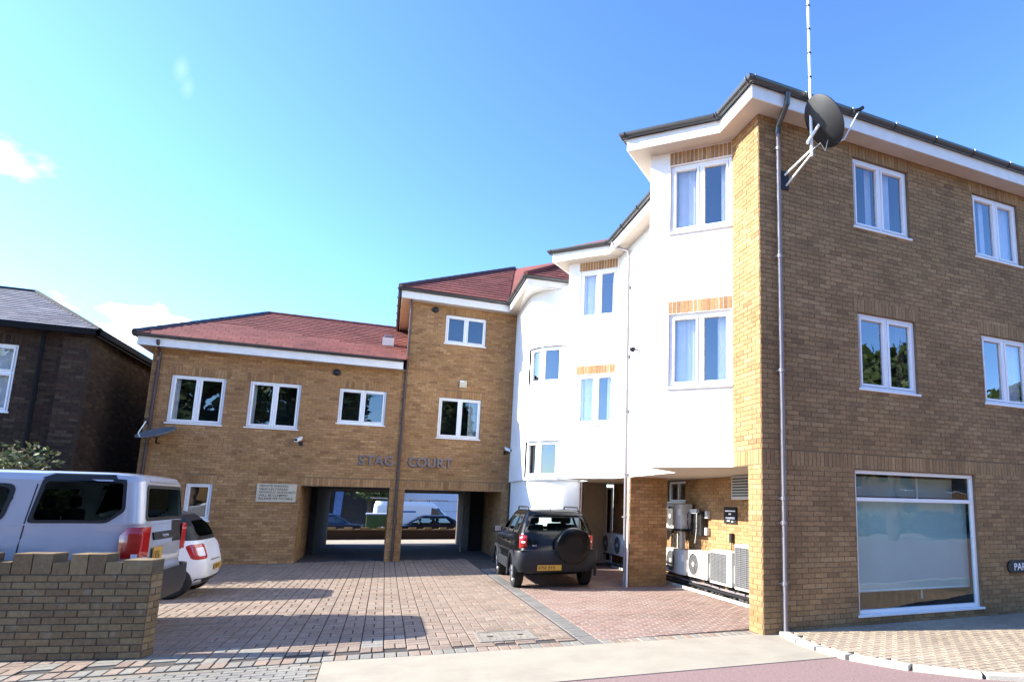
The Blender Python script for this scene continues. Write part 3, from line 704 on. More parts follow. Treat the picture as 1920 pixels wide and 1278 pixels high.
# ---------------------------------------------------------------- eaves
def offset_line(pts, d):
    out = []
    P = [Vector(p) for p in pts]
    for i, p in enumerate(P):
        ns = []
        if i > 0: e = (P[i]-P[i-1]).normalized(); ns.append(Vector((-e.y, e.x)))
        if i < len(P)-1: e = (P[i+1]-P[i]).normalized(); ns.append(Vector((-e.y, e.x)))
        if len(ns) == 1: out.append(p+ns[0]*d)
        else:
            nn = (ns[0]+ns[1]).normalized(); out.append(p+nn*(d/max(.35, nn.dot(ns[0]))))
    return out
def eaves(wall, edge, zs, fh=.20, gr=.062, gutter_gap=.055):
    """soffit between wall line and edge line, fascia on the edge, half round gutter outside it"""
    s = MB()
    for i in range(len(wall)-1):
        s.quad((*wall[i], zs), (*wall[i+1], zs), (*edge[i+1], zs), (*edge[i], zs))
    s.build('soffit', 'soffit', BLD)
    f = MB(); inner_ = offset_line([tuple(e) for e in edge], -.02)
    for i in range(len(edge)-1):
        a, b, c_, d_ = edge[i], edge[i+1], inner_[i+1], inner_[i]
        f.add([(*a, zs-.02), (*b, zs-.02), (*c_, zs-.02), (*d_, zs-.02), (*a, zs+fh), (*b, zs+fh), (*c_, zs+fh), (*d_, zs+fh)], [(3, 2, 1, 0), (4, 5, 6, 7), (0, 1, 5, 4), (2, 3, 7, 6), (1, 2, 6, 5), (3, 0, 4, 7)])
    f.build('fascia', 'fascia_white', BLD)
    gl = offset_line([tuple(e) for e in edge], gutter_gap+.005)
    gm = MB(); n = 9; V = []; rings = []
    prof = [(math.cos(math.pi+math.pi*k/(n-1)), math.sin(math.pi+math.pi*k/(n-1))) for k in range(n)]
    # mitred profile: offset lines at each radius
    lines = [offset_line([tuple(e) for e in edge], gutter_gap+c0*gr) for c0, _ in prof]
    lines_in = [offset_line([tuple(e) for e in edge], gutter_gap+c0*(gr-.006)) for c0, _ in prof]
    ztop = zs+fh+.07
    for i in range(len(edge)):
        V += [(*lines[k][i], ztop+prof[k][1]*gr*1.25) for k in range(n)]+[(*lines_in[k][i], ztop+prof[k][1]*(gr-.006)*1.25) for k in range(n)]
    Fs = []; w = 2*n
    for i in range(len(edge)-1):
        for k in range(n-1):
            Fs.append((i*w+k, i*w+k+1, (i+1)*w+k+1, (i+1)*w+k)); Fs.append((i*w+n+k, i*w+n+k+1, (i+1)*w+n+k+1, (i+1)*w+n+k))
        for k in (0, n-1): Fs.append((i*w+k, (i+1)*w+k, (i+1)*w+n+k, i*w+n+k))
    for i in (0, len(edge)-1):
        Fs.append(tuple(i*w+k for k in range(n))+tuple(i*w+n+k for k in range(n-1, -1, -1)))
    gm.add(V, Fs)
    # clips and joints
    g_ = gm.build('gutter', 'gutter_black', BLD, smooth=True)
    for i in range(len(edge)-1):
        a = Vector((*gl[i], ztop)); b = Vector((*gl[i+1], ztop)); L = (b-a).length; k = max(1, int(L/.9)); dr = (b-a).normalized()
        for q in range(k+1):
            c0 = a+dr*(.05+(L-.1)*q/max(1, k))
            nn = Vector((-dr.y, dr.x, 0))
            pts = [c0+nn*(math.cos(math.pi+math.pi*t/6)*(gr+.004))+Z3*(math.sin(math.pi+math.pi*t/6)*(gr+.004)*1.25) for t in range(7)]
            cl = MB(); cl.tube(pts, .012, 5); cl.build('gutter_clip', 'gutter_black', g_)
    return gl, ztop
wallA = [(15, 7.5), (5, 7.5), (5, 8.3), T1, (5, 10.4), (5, 13.78), T2, (5, 15.85), (5, 16.6)]
edgeA = offset_line(wallA, .33)
glA, ztA = eaves(wallA, edgeA, SOF)
wallM = [(5.3, 16.75), (4.3, 16.75), (3.6, 17.3), (3.6, YL), (.33, YL), (.33, 26)]
edgeM = [Vector((5.3, 16.62)), Vector((4.35, 16.66)), Vector((3.27, 16.86)), Vector((3.27, 19.50)), Vector((.0, 19.50)), Vector((.0, 26))]
so = MB()
arcpts = [tuple(afr(us[k], 0, SOF))[:2] for k in range(24, -1, -1)]
poly = [(5.3, 16.62), (3.27, 16.8), (3.27, YL), (3.6, YL)]+[p for p in arcpts[::-1]]+[(5.3, 16.5)]
so.add([(x, y, SOF+.001) for x, y in poly], [tuple(range(len(poly)))]); so.build('soffit', 'fascia_white', BLD)
edgeM2 = [Vector((5.3, 16.62)), Vector((3.27, 16.80)), Vector((3.27, 19.50)), Vector((.0, 19.50)), Vector((.0, 26))]
wallM2 = [(5.3, 16.64), (3.30, 16.83), (3.6, YL), (.33, YL), (.33, 26)]
eaves(wallM2, edgeM2, SOF)
wallL = [(.33, YL), (-5.98, YL), (-5.98, 28)]; wallL = [(.33, YL), (-5.98, YL), (-5.98, 28)]
edgeL = [Vector((.2, 19.47)), Vector((-6.25, 19.47)), Vector((-6.25, 28))]
eaves(wallL, edgeL, 5.71)

# ---------------------------------------------------------------- roofs with tiles
TL = Pieces(BLD, 'roof_tile', ['tile_red'])
def roof_plane(mb, poly, eave_a, eave_b, tiles=True, gauge=.27, tw_=.30, P=None, mi=0, lift=.012):
    """poly: 3D points of a planar face; tiles laid in courses parallel to the eave"""
    P3 = [Vector(p) for p in poly]; mb.add(P3, [tuple(range(len(P3)))])
    if not tiles: return
    P = P or TL
    a = Vector(eave_a); U = (Vector(eave_b)-a).normalized(); n = None
    nn = (P3[1]-P3[0]).cross(P3[2]-P3[0]).normalized()
    if nn.z < 0: nn = -nn
    V = nn.cross(U).normalized()
    if V.z < 0: V = -V
    q = [((p-a).dot(U), (p-a).dot(V)) for p in P3]
    vmax = max(v for _, v in q); vmin = min(v for _, v in q)
    r = 0; v = vmin
    while v < vmax-.05:
        vc = min(v+gauge/2, vmax-.01)
        xs = []
        for i in range(len(q)):
            (x1, y1), (x2, y2) = q[i-1], q[i]
            if (y1 > vc) != (y2 > vc): xs.append(x1+(vc-y1)*(x2-x1)/(y2-y1))
        if len(xs) >= 2:
            x0, x1 = min(xs), max(xs); off = (tw_/2 if r % 2 else 0); k = math.floor((x0-off)/tw_)
            while off+k*tw_ < x1:
                u0, u1 = max(off+k*tw_, x0), min(off+(k+1)*tw_, x1)
                if u1-u0 > .03:
                    full = u1-u0 > tw_-.001
                    tilt = (V-nn*.075).normalized(); tn = tilt.cross(U).normalized()
                    if tn.z < 0: tn = -tn
                    hv = gauge/2+.02
                    P.piece(a+U*((u0+u1)/2)+V*(v+gauge/2)+nn*(lift+.008+rng.uniform(0, .004)), U*((u1-u0)/2-.004), tilt*hv, tn*.010, 't' if full else None, mi)
                k += 1
        v += gauge; r += 1
ro = MB()
zl = 5.98
A_ = Vector((-6.32, 19.42, zl)); B_ = Vector((.33, 19.42, zl)); Rg0 = Vector((-4.2, 24.0, 8.10)); Rg1 = Vector((.33, 24.0, 8.10)); Cb = Vector((-6.32, 28.4, zl)); Db = Vector((.33, 28.4, zl))
roof_plane(ro, [A_, B_, Rg1, Rg0], A_, B_); roof_plane(ro, [A_, Rg0, Cb], Cb, A_, tiles=False); roof_plane(ro, [Cb, Rg0, Rg1, Db], Db, Cb, tiles=False)
ro.build('roof', 'tile_red', BLD)
def ridge(pts, m_='tile_red', r=.085, z=.03, name='ridge_tile', every=.38):
    for i in range(len(pts)-1):
        a, b = Vector(pts[i])+Z3*z, Vector(pts[i+1])+Z3*z; L = (b-a).length; k = max(1, round(L/every)); d = (b-a)/k
        for q in range(k):
            mb = MB(); mb.cyl(a+d*q, a+d*(q+1)*1.0, r*1.0, 10, r1=r*.9); mb.build(name, m_, BLD, smooth=True)
ridge([A_, Rg0], 'gutter_black', .075); ridge([Rg0, Rg1], 'tile_red', .07)
zm = SOF+.29
rm = MB()
E0 = Vector((-.06, 19.45, zm)); E1 = Vector((3.22, 19.45, zm)); AP = Vector((4.05, 23.4, zm+2.72)); 
T0 = Vector((3.22, 16.75, zm)); TA = Vector((6.9, 20.4, zm+2.72)); T5 = Vector((11.2, 16.55, zm)); AP2 = Vector((6.9, 23.4, zm+2.72))
roof_plane(rm, [E0, E1, AP], E0, E1)
roof_plane(rm, [E1, T0, TA, AP], E1, T0)
roof_plane(rm, [T0, T5, TA+Vector((4.3, 0, 0)), TA], T0, T5)
rm.add([E0, AP, Vector((4.05, 24.6, zm+2.72)), Vector((-.06, 28.3, zm))], [(0, 1, 2, 3)])
rm.add([Vector((-.06, 28.3, zm)), Vector((4.05, 24.6, zm+2.72)), Vector((11.2, 24.6, zm+2.72)), Vector((11.2, 28.3, zm))], [(0, 1, 2, 3)])
rm.add([AP, TA, TA+Vector((4.3, 0, 0)), Vector((11.2, 24.6, zm+2.72)), Vector((4.05, 24.6, zm+2.72))], [(0, 1, 2, 3, 4)])
# right block roof: slopes rise from every eave piece
eA = [Vector((p.x, p.y, zm)) for p in offset_line(wallA, .36)]
inn = [Vector((15, 11.2, zm+2.1)), Vector((8.8, 11.2, zm+2.1)), Vector((8.8, 11.3, zm+2.1)), Vector((8.8, 11.4, zm+2.1)), Vector((8.8, 11.5, zm+2.1)), Vector((8.8, 13.8, zm+2.1)), Vector((8.8, 14.6, zm+2.1)), Vector((8.8, 15.5, zm+2.1)), Vector((8.8, 16.6, zm+2.1))]
for i in range(len(eA)-1): rm.add([eA[i], eA[i+1], inn[i+1], inn[i]], [(0, 1, 2, 3)])
rm.add(inn+[Vector((15, 16.6, zm+2.1))], [tuple(range(10))])
rm.build('roof', 'tile_red', BLD)
ridge([E0, AP], 'pipe_brown', .075); ridge([T0, TA], 'tile_red', .07)
TL.finish(300)
vg = MB(); vg.box(-.10, -.04, 19.5, 27.6, SOF-.05, SOF+.26); vg.build('verge_board', 'gutter_black', BLD)
# roof vent and lead flashing on the low roof
t = MB(); t.prism([(-.42, 21.0, 6.72), (-.16, 21.0, 6.72), (-.16, 21.25, 6.86), (-.42, 21.25, 6.86)], (0, 0, .30)); t.build('roof_vent', 'pipe_brown', BLD, bevel=.02)
t = MB(); t.box(-.46, -.12, 20.93, 20.96, 6.66, 6.98); t.build('vent_grille', 'fascia_white', BLD)

# ---------------------------------------------------------------- downpipes
def downpipe(pts, r, m_, brackets=(), axis=(0, 1, 0)):
    mb = MB(); mb.tube(pts, r, 10); o = mb.build('downpipe', m_, BLD, smooth=True)
    for z in brackets:
        for i in range(len(pts)-1):
            a, c_ = Vector(pts[i]), Vector(pts[i+1])
            if min(a.z, c_.z) <= z <= max(a.z, c_.z) and abs(a.z-c_.z) > .5:
                p = a+(c_-a)*((z-a.z)/(c_.z-a.z)); b = MB(); b.cyl(p-Z3*.025, p+Z3*.025, r*1.3, 10); b.box(p.x-r*1.6, p.x+r*1.6, p.y-.01, p.y+.07, z-.012, z+.012); b.build('pipe_bracket', m_, o)
    return o
downpipe([(5.28, 7.10, 8.13), (5.28, 7.12, 8.0), (5.30, 7.40, 7.80), (5.32, 7.43, 7.68), (5.32, 7.43, 0.0)], .036, 'pipe_grey', (7.4, 5.6, 3.8, 1.9, 1.55, .7))
mb = MB(); mb.tube([(5.28, 7.10, 8.15), (5.28, 7.12, 7.98), (5.31, 7.41, 7.78), (5.32, 7.43, 7.66)], .045, 10); mb.build('pipe_elbow', 'gutter_black', BLD, smooth=True)
downpipe([(4.63, 13.35, 8.1), (4.66, 13.3, 7.98), (4.93, 13.0, 7.80), (4.94, 12.98, 7.6), (4.94, 12.80, 0)], .035, 'pipe_grey', (6.9, 5.2, 3.9, 2.45, 1.5))
mb = MB(); mb.cyl((4.96, 12.70, 0), (4.96, 12.70, 2.38), .022, 8); mb.build('conduit', 'upvc', BLD)
downpipe([(.30, 19.62, 8.1), (.30, 19.66, 7.95), (.31, 19.79, 7.8), (.31, 19.79, 0)], .036, 'pipe_brown', (7.0, 5.9, 4.1, 2.6, 1.2, .3))
downpipe([(-5.80, 19.42, 5.85), (-5.80, 19.46, 5.75), (-5.82, 19.78, 5.6), (-5.86, 19.79, 0)], .04, 'pipe_brown', (5.0, 3.4, 1.6))
downpipe([(5.02, 16.42, 2.38), (5.02, 16.42, 0)], .035, 'pipe_brown', (2.2,))
BR.finish(300)

# ================================================================== SMALL THINGS ON THE BUILDING
def wpt(f): return f
# raised name letters
t = thing('building_name_sign', 'raised dull metal letters reading STAG COURT on the brick above the arches', 'sign', (0, YL, 0))
def letters(txt, x0, x1, z0, capw):
    me = None
    widths = {'S': .67, 'T': .61, 'A': .72, 'G': .78, 'C': .72, 'O': .78, 'U': .72, 'R': .72}
    tot = sum(widths[c_] for c_ in txt); x = x0; k = (x1-x0)/tot
    for c_ in txt:
        w = widths[c_]*k
        o = text_mesh(c_, .40, 'letter', 'letter_metal', t, lambda a, b, z, x=x, w=w: (x+w/2+a, -.03-z, z0+b), depth=.02, bold=.008, sx=.92, align='CENTER')
        x += w
letters('STAG', -.84, .16, 2.80, 1); letters('COURT', .55, 1.83, 2.80, 1)
# clamping notice
t = thing('parking_notice', 'cream notice board with five lines of small text, left of the archway', 'notice', (0, YL, 0))
mb = MB(); mb.box(-3.25, -2.33, -.04, -.008, 1.70, 2.16); mb.build('board', 'sign_cream', t, bevel=.004)
mb = MB()
for a, b, c_, d in ((-3.27, -2.31, 2.16, 2.18), (-3.27, -2.31, 1.68, 1.70), (-3.27, -3.25, 1.70, 2.16), (-2.33, -2.31, 1.70, 2.16)): mb.box(a, b, -.046, -.006, c_, d)
mb.build('frame', 'sign_cream', t)
for i, s in enumerate(('PRIVATE PARKING', 'VEHICLES PARKED', 'WITHOUT AUTHORITY', 'WILL BE CLAMPED', 'RELEASE FEE PAYABLE')):
    text_mesh(s, .083, 'lettering', 'ink', t, lambda a, b, z, i=i: (-3.21+a*1.02, -.042-z*.3, 2.085-i*.086+b), depth=.002, bold=.001)
# security floodlights / cameras
def security_cam(loc, rz, label):
    t = thing('security_camera', label, 'camera', loc, rz, 'cameras on the archway facade')
    mb = MB(); mb.box(-.05, .05, -.03, 0, -.06, .06); mb.build('wall_plate', 'plastic_black', t)
    mb = MB(); mb.tube([(0, -.02, 0), (0, -.12, .0), (0, -.16, .05)], .014, 6); mb.build('bracket', 'plastic_black', t)
    mb = MB(); mb.prism([(-.05, -.30, .02), (.05, -.30, .02), (.05, -.06, .11), (-.05, -.06, .11)], (0, .03, .09)); mb.build('housing', 'upvc', t, bevel=.01)
    mb = MB(); mb.cyl((0, -.31, .07), (0, -.28, .08), .035, 10); mb.build('lens', 'plastic_black', t)
security_cam((-2.32, YL, 3.33), R(-20), 'small camera under the second upper window of the low wing')
security_cam((3.42, YL, 3.34), R(35), 'small camera beside the white stair tower')
def bulkhead(loc, label):
    t = thing('bulkhead_lamp', label, 'lamp', loc, 0, 'round black lamps under the eaves')
    mb = MB(); mb.lathe((0, 0, 0), (0, -1, 0), [(0, 0), (.10, 0), (.10, .04), (.085, .05)], 16); mb.build('base', 'plastic_black', t, smooth=True)
    mb = MB(); mb.lathe((0, 0, 0), (0, -1, 0), [(.085, .045), (.075, .08), (.045, .10), (0, .105)], 16); mb.build('lens', 'plastic_grey', t, smooth=True)
bulkhead((-1.58, YL, 5.48), 'round black lamp under the eaves of the low red-roofed wing'); bulkhead((1.02, YL, 7.78), 'round black lamp high on the three storey brick block')
t = thing('alarm_box', 'small cream box between the two windows of the tall brick block', 'alarm', (2.0, YL, 5.46))
mb = MB(); mb.box(-.11, .11, -.09, 0, -.12, .12); mb.build('casing', 'sign_cream', t, bevel=.015)
mb = MB(); mb.box(-.10, .02, -.095, -.089, .05, .10); mb.build('lamp', 'lamp_clear', t)
# left grey satellite dish
def dish(name, label, loc, nrm, rad, m_, arm=True, group=None, mats='mast_white'):
    t = thing(name, label, 'satellite dish', loc, 0, group)
    n = Vector(nrm).normalized(); mb = MB()
    prof = [(rad*k/10, .26*rad*(k/10)**2) for k in range(0, 11)]
    mb.lathe((0, 0, 0), n, prof+[(rad*1.01, .26*rad+.004), (rad*1.02, .26*rad-.015), (rad, .26*rad-.02)]+[(rad*k/10, .26*rad*(k/10)**2-.02) for k in range(9, -1, -1)], 28); mb.build('reflector', m_, t, smooth=True)
    up = (Z3-n*n.z).normalized(); lo = -up*rad
    tip = n*rad*(1.9 if rad < .41 else 1.05)-up*rad*.35
    mb = MB(); mb.tube([lo*.95+n*.2*rad, lo*.95+n*.5*rad-up*.02, tip], .012, 6); mb.build('arm', mats, t)
    mb = MB(); mb.cyl(tip-n*.02, tip-n*.10+up*.03, .035, 10, r1=.025); mb.cyl(tip, tip+n*.07, .03, 10); mb.build('receiver', 'plastic_black', t)
    return t, n, up
t, n_, up_ = dish('satellite_dish', 'grey satellite dish low on the corner of the low brick wing', (-5.55, 19.45, 3.32), (-.25, -.35, .95), .43, 'dish_grey')
mb = MB(); mb.tube([(0, 0, -.02), (-.05, .18, -.16), (-.05, .39, -.16)], .02, 8); mb.build('wall_bracket', 'plastic_grey', t)
# large dish and mast on the right facade
t, n_, up_ = dish('satellite_dish', 'large dark satellite dish under the eaves beside the white mast', (5.70, 6.88, 7.60), (.74, -.16, .58), .40, 'dish_dark')
mb = MB(); mb.tube([(0, 0, 0), (-.10, .10, -.20), (-.16, .10, -.30)], .025, 8); mb.build('clamp', 'mast_white', t)
t = thing('antenna_mast', 'tall thin white mast rising from the wall bracket past the gutter', 'mast', (5.62, 6.98, 7.1))
mb = MB(); mb.cyl((0, 0, 0), (.0, 0, 4.6), .024, 10); mb.build('pole', 'mast_white', t, smooth=True)
mb = MB(); mb.tube([(0, .02, .12), (-.18, .45, -.12)], .018, 6); mb.build('strut', 'mast_white', t)
mb = MB(); mb.tube([(0, .02, .04), (-.12, .50, -.26)], .018, 6); mb.build('strut', 'mast_white', t)
mb = MB(); mb.box(-.22, -.08, .49, .512, -.33, -.02); mb.build('wall_plate', 'plastic_grey', t)
mb = MB(); mb.tube([(.0, -.03, .1), (.12, -.06, .22), (.22, -.05, .12), (.3, -.05, .42), (.5, -.02, .6)], .006, 5); mb.build('cable', 'mast_white', t)
for k in range(8):
    mb = MB(); mb.cyl((.0, 0, .9+k*.42), (0, 0, .93+k*.42), .029, 8); mb.build('tape_band', 'plastic_black', t)
# small aerials on the white wall
t = thing('wall_flood_lamp', 'tiny dark lamp on the white wall beside the long grey downpipe', 'lamp', (5.0, 12.35, 5.2))
mb = MB(); mb.cyl((0, 0, 0), (-.14, 0, .02), .018, 8); mb.build('stem', 'plastic_black', t)
mb = MB(); mb.lathe((-.14, 0, .02), (-.6, -.5, -.5), [(0, -.05), (.05, -.03), (.06, .05), (0, .05)], 12); mb.build('head', 'plastic_grey', t, smooth=True)
# dark sign, vent box and meter gear in the niche
t = thing('niche_sign', 'small black sign with white print on the sunny niche wall', 'sign', (6.585, 11.03, 1.59))
mb = MB(); mb.box(-.02, 0, -.25, .25, -.17, .17); mb.build('plate', 'plastic_black', t)
mb = MB()
for y0, y1, z0_, z1_ in ((-.20, .20, .075, .10), (-.04, .06, .01, .045), (-.18, .18, -.075, -.035), (.02, .12, -.125, -.105), (-.12, -.06, -.135, -.115)): mb.box(-.0235, -.0205, y0, y1, z0_, z1_)
o = mb.build('print', 'white_ink', t); o['kind'] = 'stuff'
t = thing('vent_duct_box', 'pale grey louvred box high in the niche beside the corner pier', 'vent', (6.585, 10.15, 2.16))
mb = MB(); mb.box(-.22, 0, -.32, .50, -.25, .21); mb.build('casing', 'ac_white', t, bevel=.01)
for k in range(7):
    mb = MB(); mb.box(-.235, -.218, -.26, .44, -.19+k*.055, -.165+k*.055); mb.build('slat', 'ac_grille', t)
t = thing('wall_switch_box', 'narrow dark isolator box on the sunny niche wall below the black sign', 'electrical box', (6.585, 10.95, 1.13))
mb = MB(); mb.box(-.07, 0, -.045, .045, -.09, .10); mb.build('casing', 'plastic_black', t, bevel=.008)
mb = MB(); mb.cyl((-.03, 0, -.09), (-.03, 0, -.32), .012, 6); mb.build('conduit', 'plastic_black', t)
t = thing('cable_cabinet', 'open black meter cabinet with tangled cables in the niche', 'electrical box', (6.585, 12.3, 1.5))
mb = MB(); mb.box(-.16, 0, -.26, .22, -.38, .16); mb.build('casing', 'plastic_black', t, bevel=.01)
mb = MB(); mb.box(-.22, -.162, -.15, .18, .10, .20); mb.build('lid', 'ac_white', t, bevel=.006)
for k in range(7):
    y = rng.uniform(-.35, .25); pts = [(-.18, y, .15)]
    for q in range(6): pts.append((-.17-rng.uniform(0, .08), y+rng.uniform(-.05, .05)+q*.02, .1-q*.13))
    mb = MB(); mb.tube(pts, .009, 5); mb.build('cable', 'plastic_black' if k != 3 else 'ac_white', t, smooth=True)
for y, z in ((-.32, -.28), (.34, -.1), (-.34, .08)):
    mb = MB(); mb.box(-.08, 0, y-.06, y+.06, z-.08, z+.08); mb.build('junction_box', 'ac_white', t, bevel=.006)
# air conditioning units
def ac_unit(label, y0, y1, z0, z1, x=6.22, dep=.30, kind='round', feet=True, group='air conditioning units along the niche wall'):
    t = thing('air_conditioner', label, 'air conditioner', (x, (y0+y1)/2, z0), 0, group)
    w = (y1-y0)/2; h = z1-z0; d = dep
    mb = MB(); mb.box(0, d, -w, w, 0, h); mb.build('casing', 'ac_white', t, bevel=.018, seg=3)
    cy = w-h*.47-.03; r = h*.41; cz = h*.5
    if kind == 'round':
        mb = MB(); mb.lathe((-.004, cy, cz), (-1, 0, 0), [(0, 0), (r, 0)], 28); mb.build('fan_recess', 'ac_grille', t)
        mb = MB()
        for k in range(1, 8): mb.tube([(-.018, cy+math.cos(a)*r*k/7.2, cz+math.sin(a)*r*k/7.2) for a in [2*math.pi*i/22 for i in range(22)]], .0035, 4, closed=True)
        for k in range(10):
            a = math.pi*2*k/10; mb.tube([(-.02, cy+math.cos(a)*r*.2, cz+math.sin(a)*r*.2), (-.02, cy+math.cos(a)*r, cz+math.sin(a)*r)], .004, 4)
        o = mb.build('fan_grille', 'galv', t); o['kind'] = 'stuff'
        mb = MB(); mb.lathe((-.012, cy, cz), (-1, 0, 0), [(r*.22, 0), (r*.22, .014), (0, .02)], 18); mb.build('fan_hub', 'ac_white', t)
        mb = MB(); mb.tube([(-.012, cy+math.cos(a)*r*1.03, cz+math.sin(a)*r*1.03) for a in [2*math.pi*i/30 for i in range(30)]], .010, 6, closed=True); mb.build('fan_ring', 'ac_white', t, smooth=True)
    else:
        mb = MB(); mb.quad((-.004, w-.04, .05), (-.004, w-.04-h*.95, .05), (-.004, w-.04-h*.95, h-.05), (-.004, w-.04, h-.05)); mb.build('fan_recess', 'ac_grille', t)
        mb = MB(); k = 0
        while k < 22:
            z = .06+(h-.12)*k/21; mb.box(-.014, -.006, w-.04-h*.95, w-.04, z-.004, z+.004); k += 1
        for q in range(5): y = w-.04-h*.95*q/4; mb.box(-.018, -.01, y-.004, y+.004, .05, h-.05)
        o = mb.build('fan_grille', 'galv', t); o['kind'] = 'stuff'
    mb = MB(); mb.box(-.006, .0, -w+.03, -w+.16, h*.55, h*.8); mb.build('badge_panel', 'fascia_white', t)
    mb = MB(); mb.box(.05, d-.05, -w-.03, -w-.001, h*.12, h*.62); mb.build('valve_cover', 'ac_white', t, bevel=.008)
    for s in (-1, 1):
        mb = MB(); mb.box(.0, d+.06, s*w*.7-.02, s*w*.7+.02, -.04, -.002); mb.build('foot', 'plastic_black', t)
ac_unit('upper white air conditioner stacked high beside the brick pillar', 12.62, 13.47, 1.24, 1.81)
ac_unit('white air conditioner directly beneath the stacked one by the brick pillar', 12.42, 13.40, .24, .79)
ac_unit('white round-fan air conditioner second from the brick pillar in the lower row', 11.38, 12.26, .25, .81)
ac_unit('wide white air conditioner with square grey grille in the lower row', 10.40, 11.27, .23, .89, kind='square')
ac_unit('largest white air conditioner, beside the yellow corner pier', 9.35, 10.30, .22, 1.06, kind='square')
ac_unit('small white air conditioner farther back behind the brick pillar, nearer the parked car', 17.13, 17.97, .33, .92, x=6.2)
ac_unit('small white air conditioner farther back touching the brick pillar in view', 16.17, 16.97, .33, .92, x=6.2)
t = thing('steel_frame', 'white steel rack with black slats carrying the upper air conditioner', 'rack', (6.22, 12.95, 0))
for y in (-.34, .46):
    mb = MB(); mb.box(-.02, .02, y-.018, y+.018, .80, 1.23); mb.build('post', 'ac_white', t)
mb = MB(); mb.box(-.03, .34, -.40, .52, 1.195, 1.225); mb.build('shelf', 'plastic_black', t)
for k in range(7):
    mb = MB(); mb.box(.10, .13, -.30+k*.11, -.26+k*.11, .80, 1.19); mb.build('slat', 'plastic_black' if k > 3 else 'ac_white', t)
t = thing('pipe_run', 'dark pipes and debris lying along the wall under the air conditioners', 'pipes', (0, 0, 0))
for k, (x, z, r) in enumerate(((6.30, .07, .03), (6.38, .12, .022), (6.46, .09, .035), (6.35, .18, .018))):
    pts = [(x+rng.uniform(-.015, .015), y, z+rng.uniform(-.01, .012)) for y in [8+.6*q for q in range(15)]]
    mb = MB(); mb.tube(pts, r, 6); mb.build('pipe', 'plastic_black' if k != 1 else 'pipe_grey', t, smooth=True)
mb = MB()
for k in range(160):
    y = rng.uniform(8, 14.2); x = rng.uniform(6.24, 6.5); s = rng.uniform(.01, .035); z = rng.uniform(0, .03)
    mb.box(x-s, x+s, y-s*1.4, y+s*1.4, z, z+s, rng.random())
o = mb.build('debris', 'house_dark', t); o['kind'] = 'stuff'
# edging under the units
ed = thing('edging_strip', 'low concrete edging strip along the foot of the air conditioner wall', 'kerb', (6.1, 0, 0))
y = 7.9
while y < 16.2:
    mb = MB(); mb.box(0, .055, y+.004, y+.9-.004, -.02, .045); mb.build('kerb_stone', 'kerb_white', ed, bevel=.006)
    y += .9
# street name plate
t = thing('street_name_plate', 'black cast street name plate with white letters PARK at the right edge', 'sign', (10.0, 7.5, .82))
mb = MB()
lp_ = []
for cx, a0, a1 in ((.11, 90, 270), (1.5, -90, 90)):
    for k in range(9):
        a = R(a0+(a1-a0)*k/8); lp_.append((cx+.11*math.cos(a), -.012, .11*math.sin(a)))
mb.prism(lp_, (0, -.03, 0)); mb.build('plate', 'plastic_black', t, bevel=.004)
text_mesh('PARK', .17, 'lettering', 'white_ink', t, lambda a, b, z: (.14+a*1.0, -.044-z, -.058+b), depth=.003, bold=.002)

# ================================================================== GARDEN WALL
GO, GU = Vector((-2.35, 8.68)), Vector((-.97, .243)).normalized(); GN = Vector((-GU.y, GU.x))
if GN.y > 0: GN = -GN
GW = thing('garden_wall', 'low weathered brown brick wall with stepped castellated top in front of the silver car', 'wall')
GB = Pieces(GW, 'brick', ['brick_garden'])
frG = frame(GO, GU, GN); GL = 3.0
tops = [(0, .34, 1.065), (.34, .52, .99), (.52, .78, 1.075), (.78, .94, .99), (.94, 1.22, 1.075), (1.22, 1.55, .99), (1.55, 1.9, 1.075), (1.9, 2.2, .99), (2.2, 2.55, 1.075), (2.55, 3.0, .99), (3.0, 3.35, 1.075), (3.35, 4.6, .99)]
tops = [(0, .30, 1.06), (.30, .47, 1.035), (.47, .82, 1.125), (.82, .99, 1.035), (.99, 1.38, 1.125), (1.38, 1.62, 1.035), (1.62, 2.0, 1.125), (2.0, 2.2, 1.035), (2.2, 2.6, 1.125), (2.6, 3.0, 1.035)]
core = MB(); core.fbox(frG, 0.003, GL, -.215, -.002, 0, .94)
for a, b, z in tops: core.fbox(frG, a+.004, b-.004, -.213, -.004, .93, z-.012)
core.build('mortar_core', 'mortar_garden', GW)
lay_bricks(GB, frG, GL, 0, .90, [], [(0, GL, .90, 1.0)][:0], mi=0, proud=.006)
for a, b, z in tops:
    f2 = frame(frG(a, 0, 0), GU, GN); n = max(1, round((b-a)/.2)); w = (b-a)/n
    for k in range(n):
        u = a+(k+.5)*w; hz = (z-.905)/2
        P_ = frG(u, -.107, .905+hz+rng.uniform(-.004, .004))
        GB.piece(P_, frG.U*(w/2-.006), Z3*hz if False else frG.N*.114, Z3*hz, 'cop%.3f%.3f' % (w, z), 0)
frGe = frame(GO-GN*.216, GN, -GU); lay_bricks(GB, frGe, .216, 0, .92, [], [], mi=0, proud=.004)
frGb = frame(GO+GU*GL-GN*.216, -GU, -GN); lay_bricks(GB, frGb, GL, 0, .92, [], [], mi=0, proud=.004)
GB.finish(300, chamfer=.004)

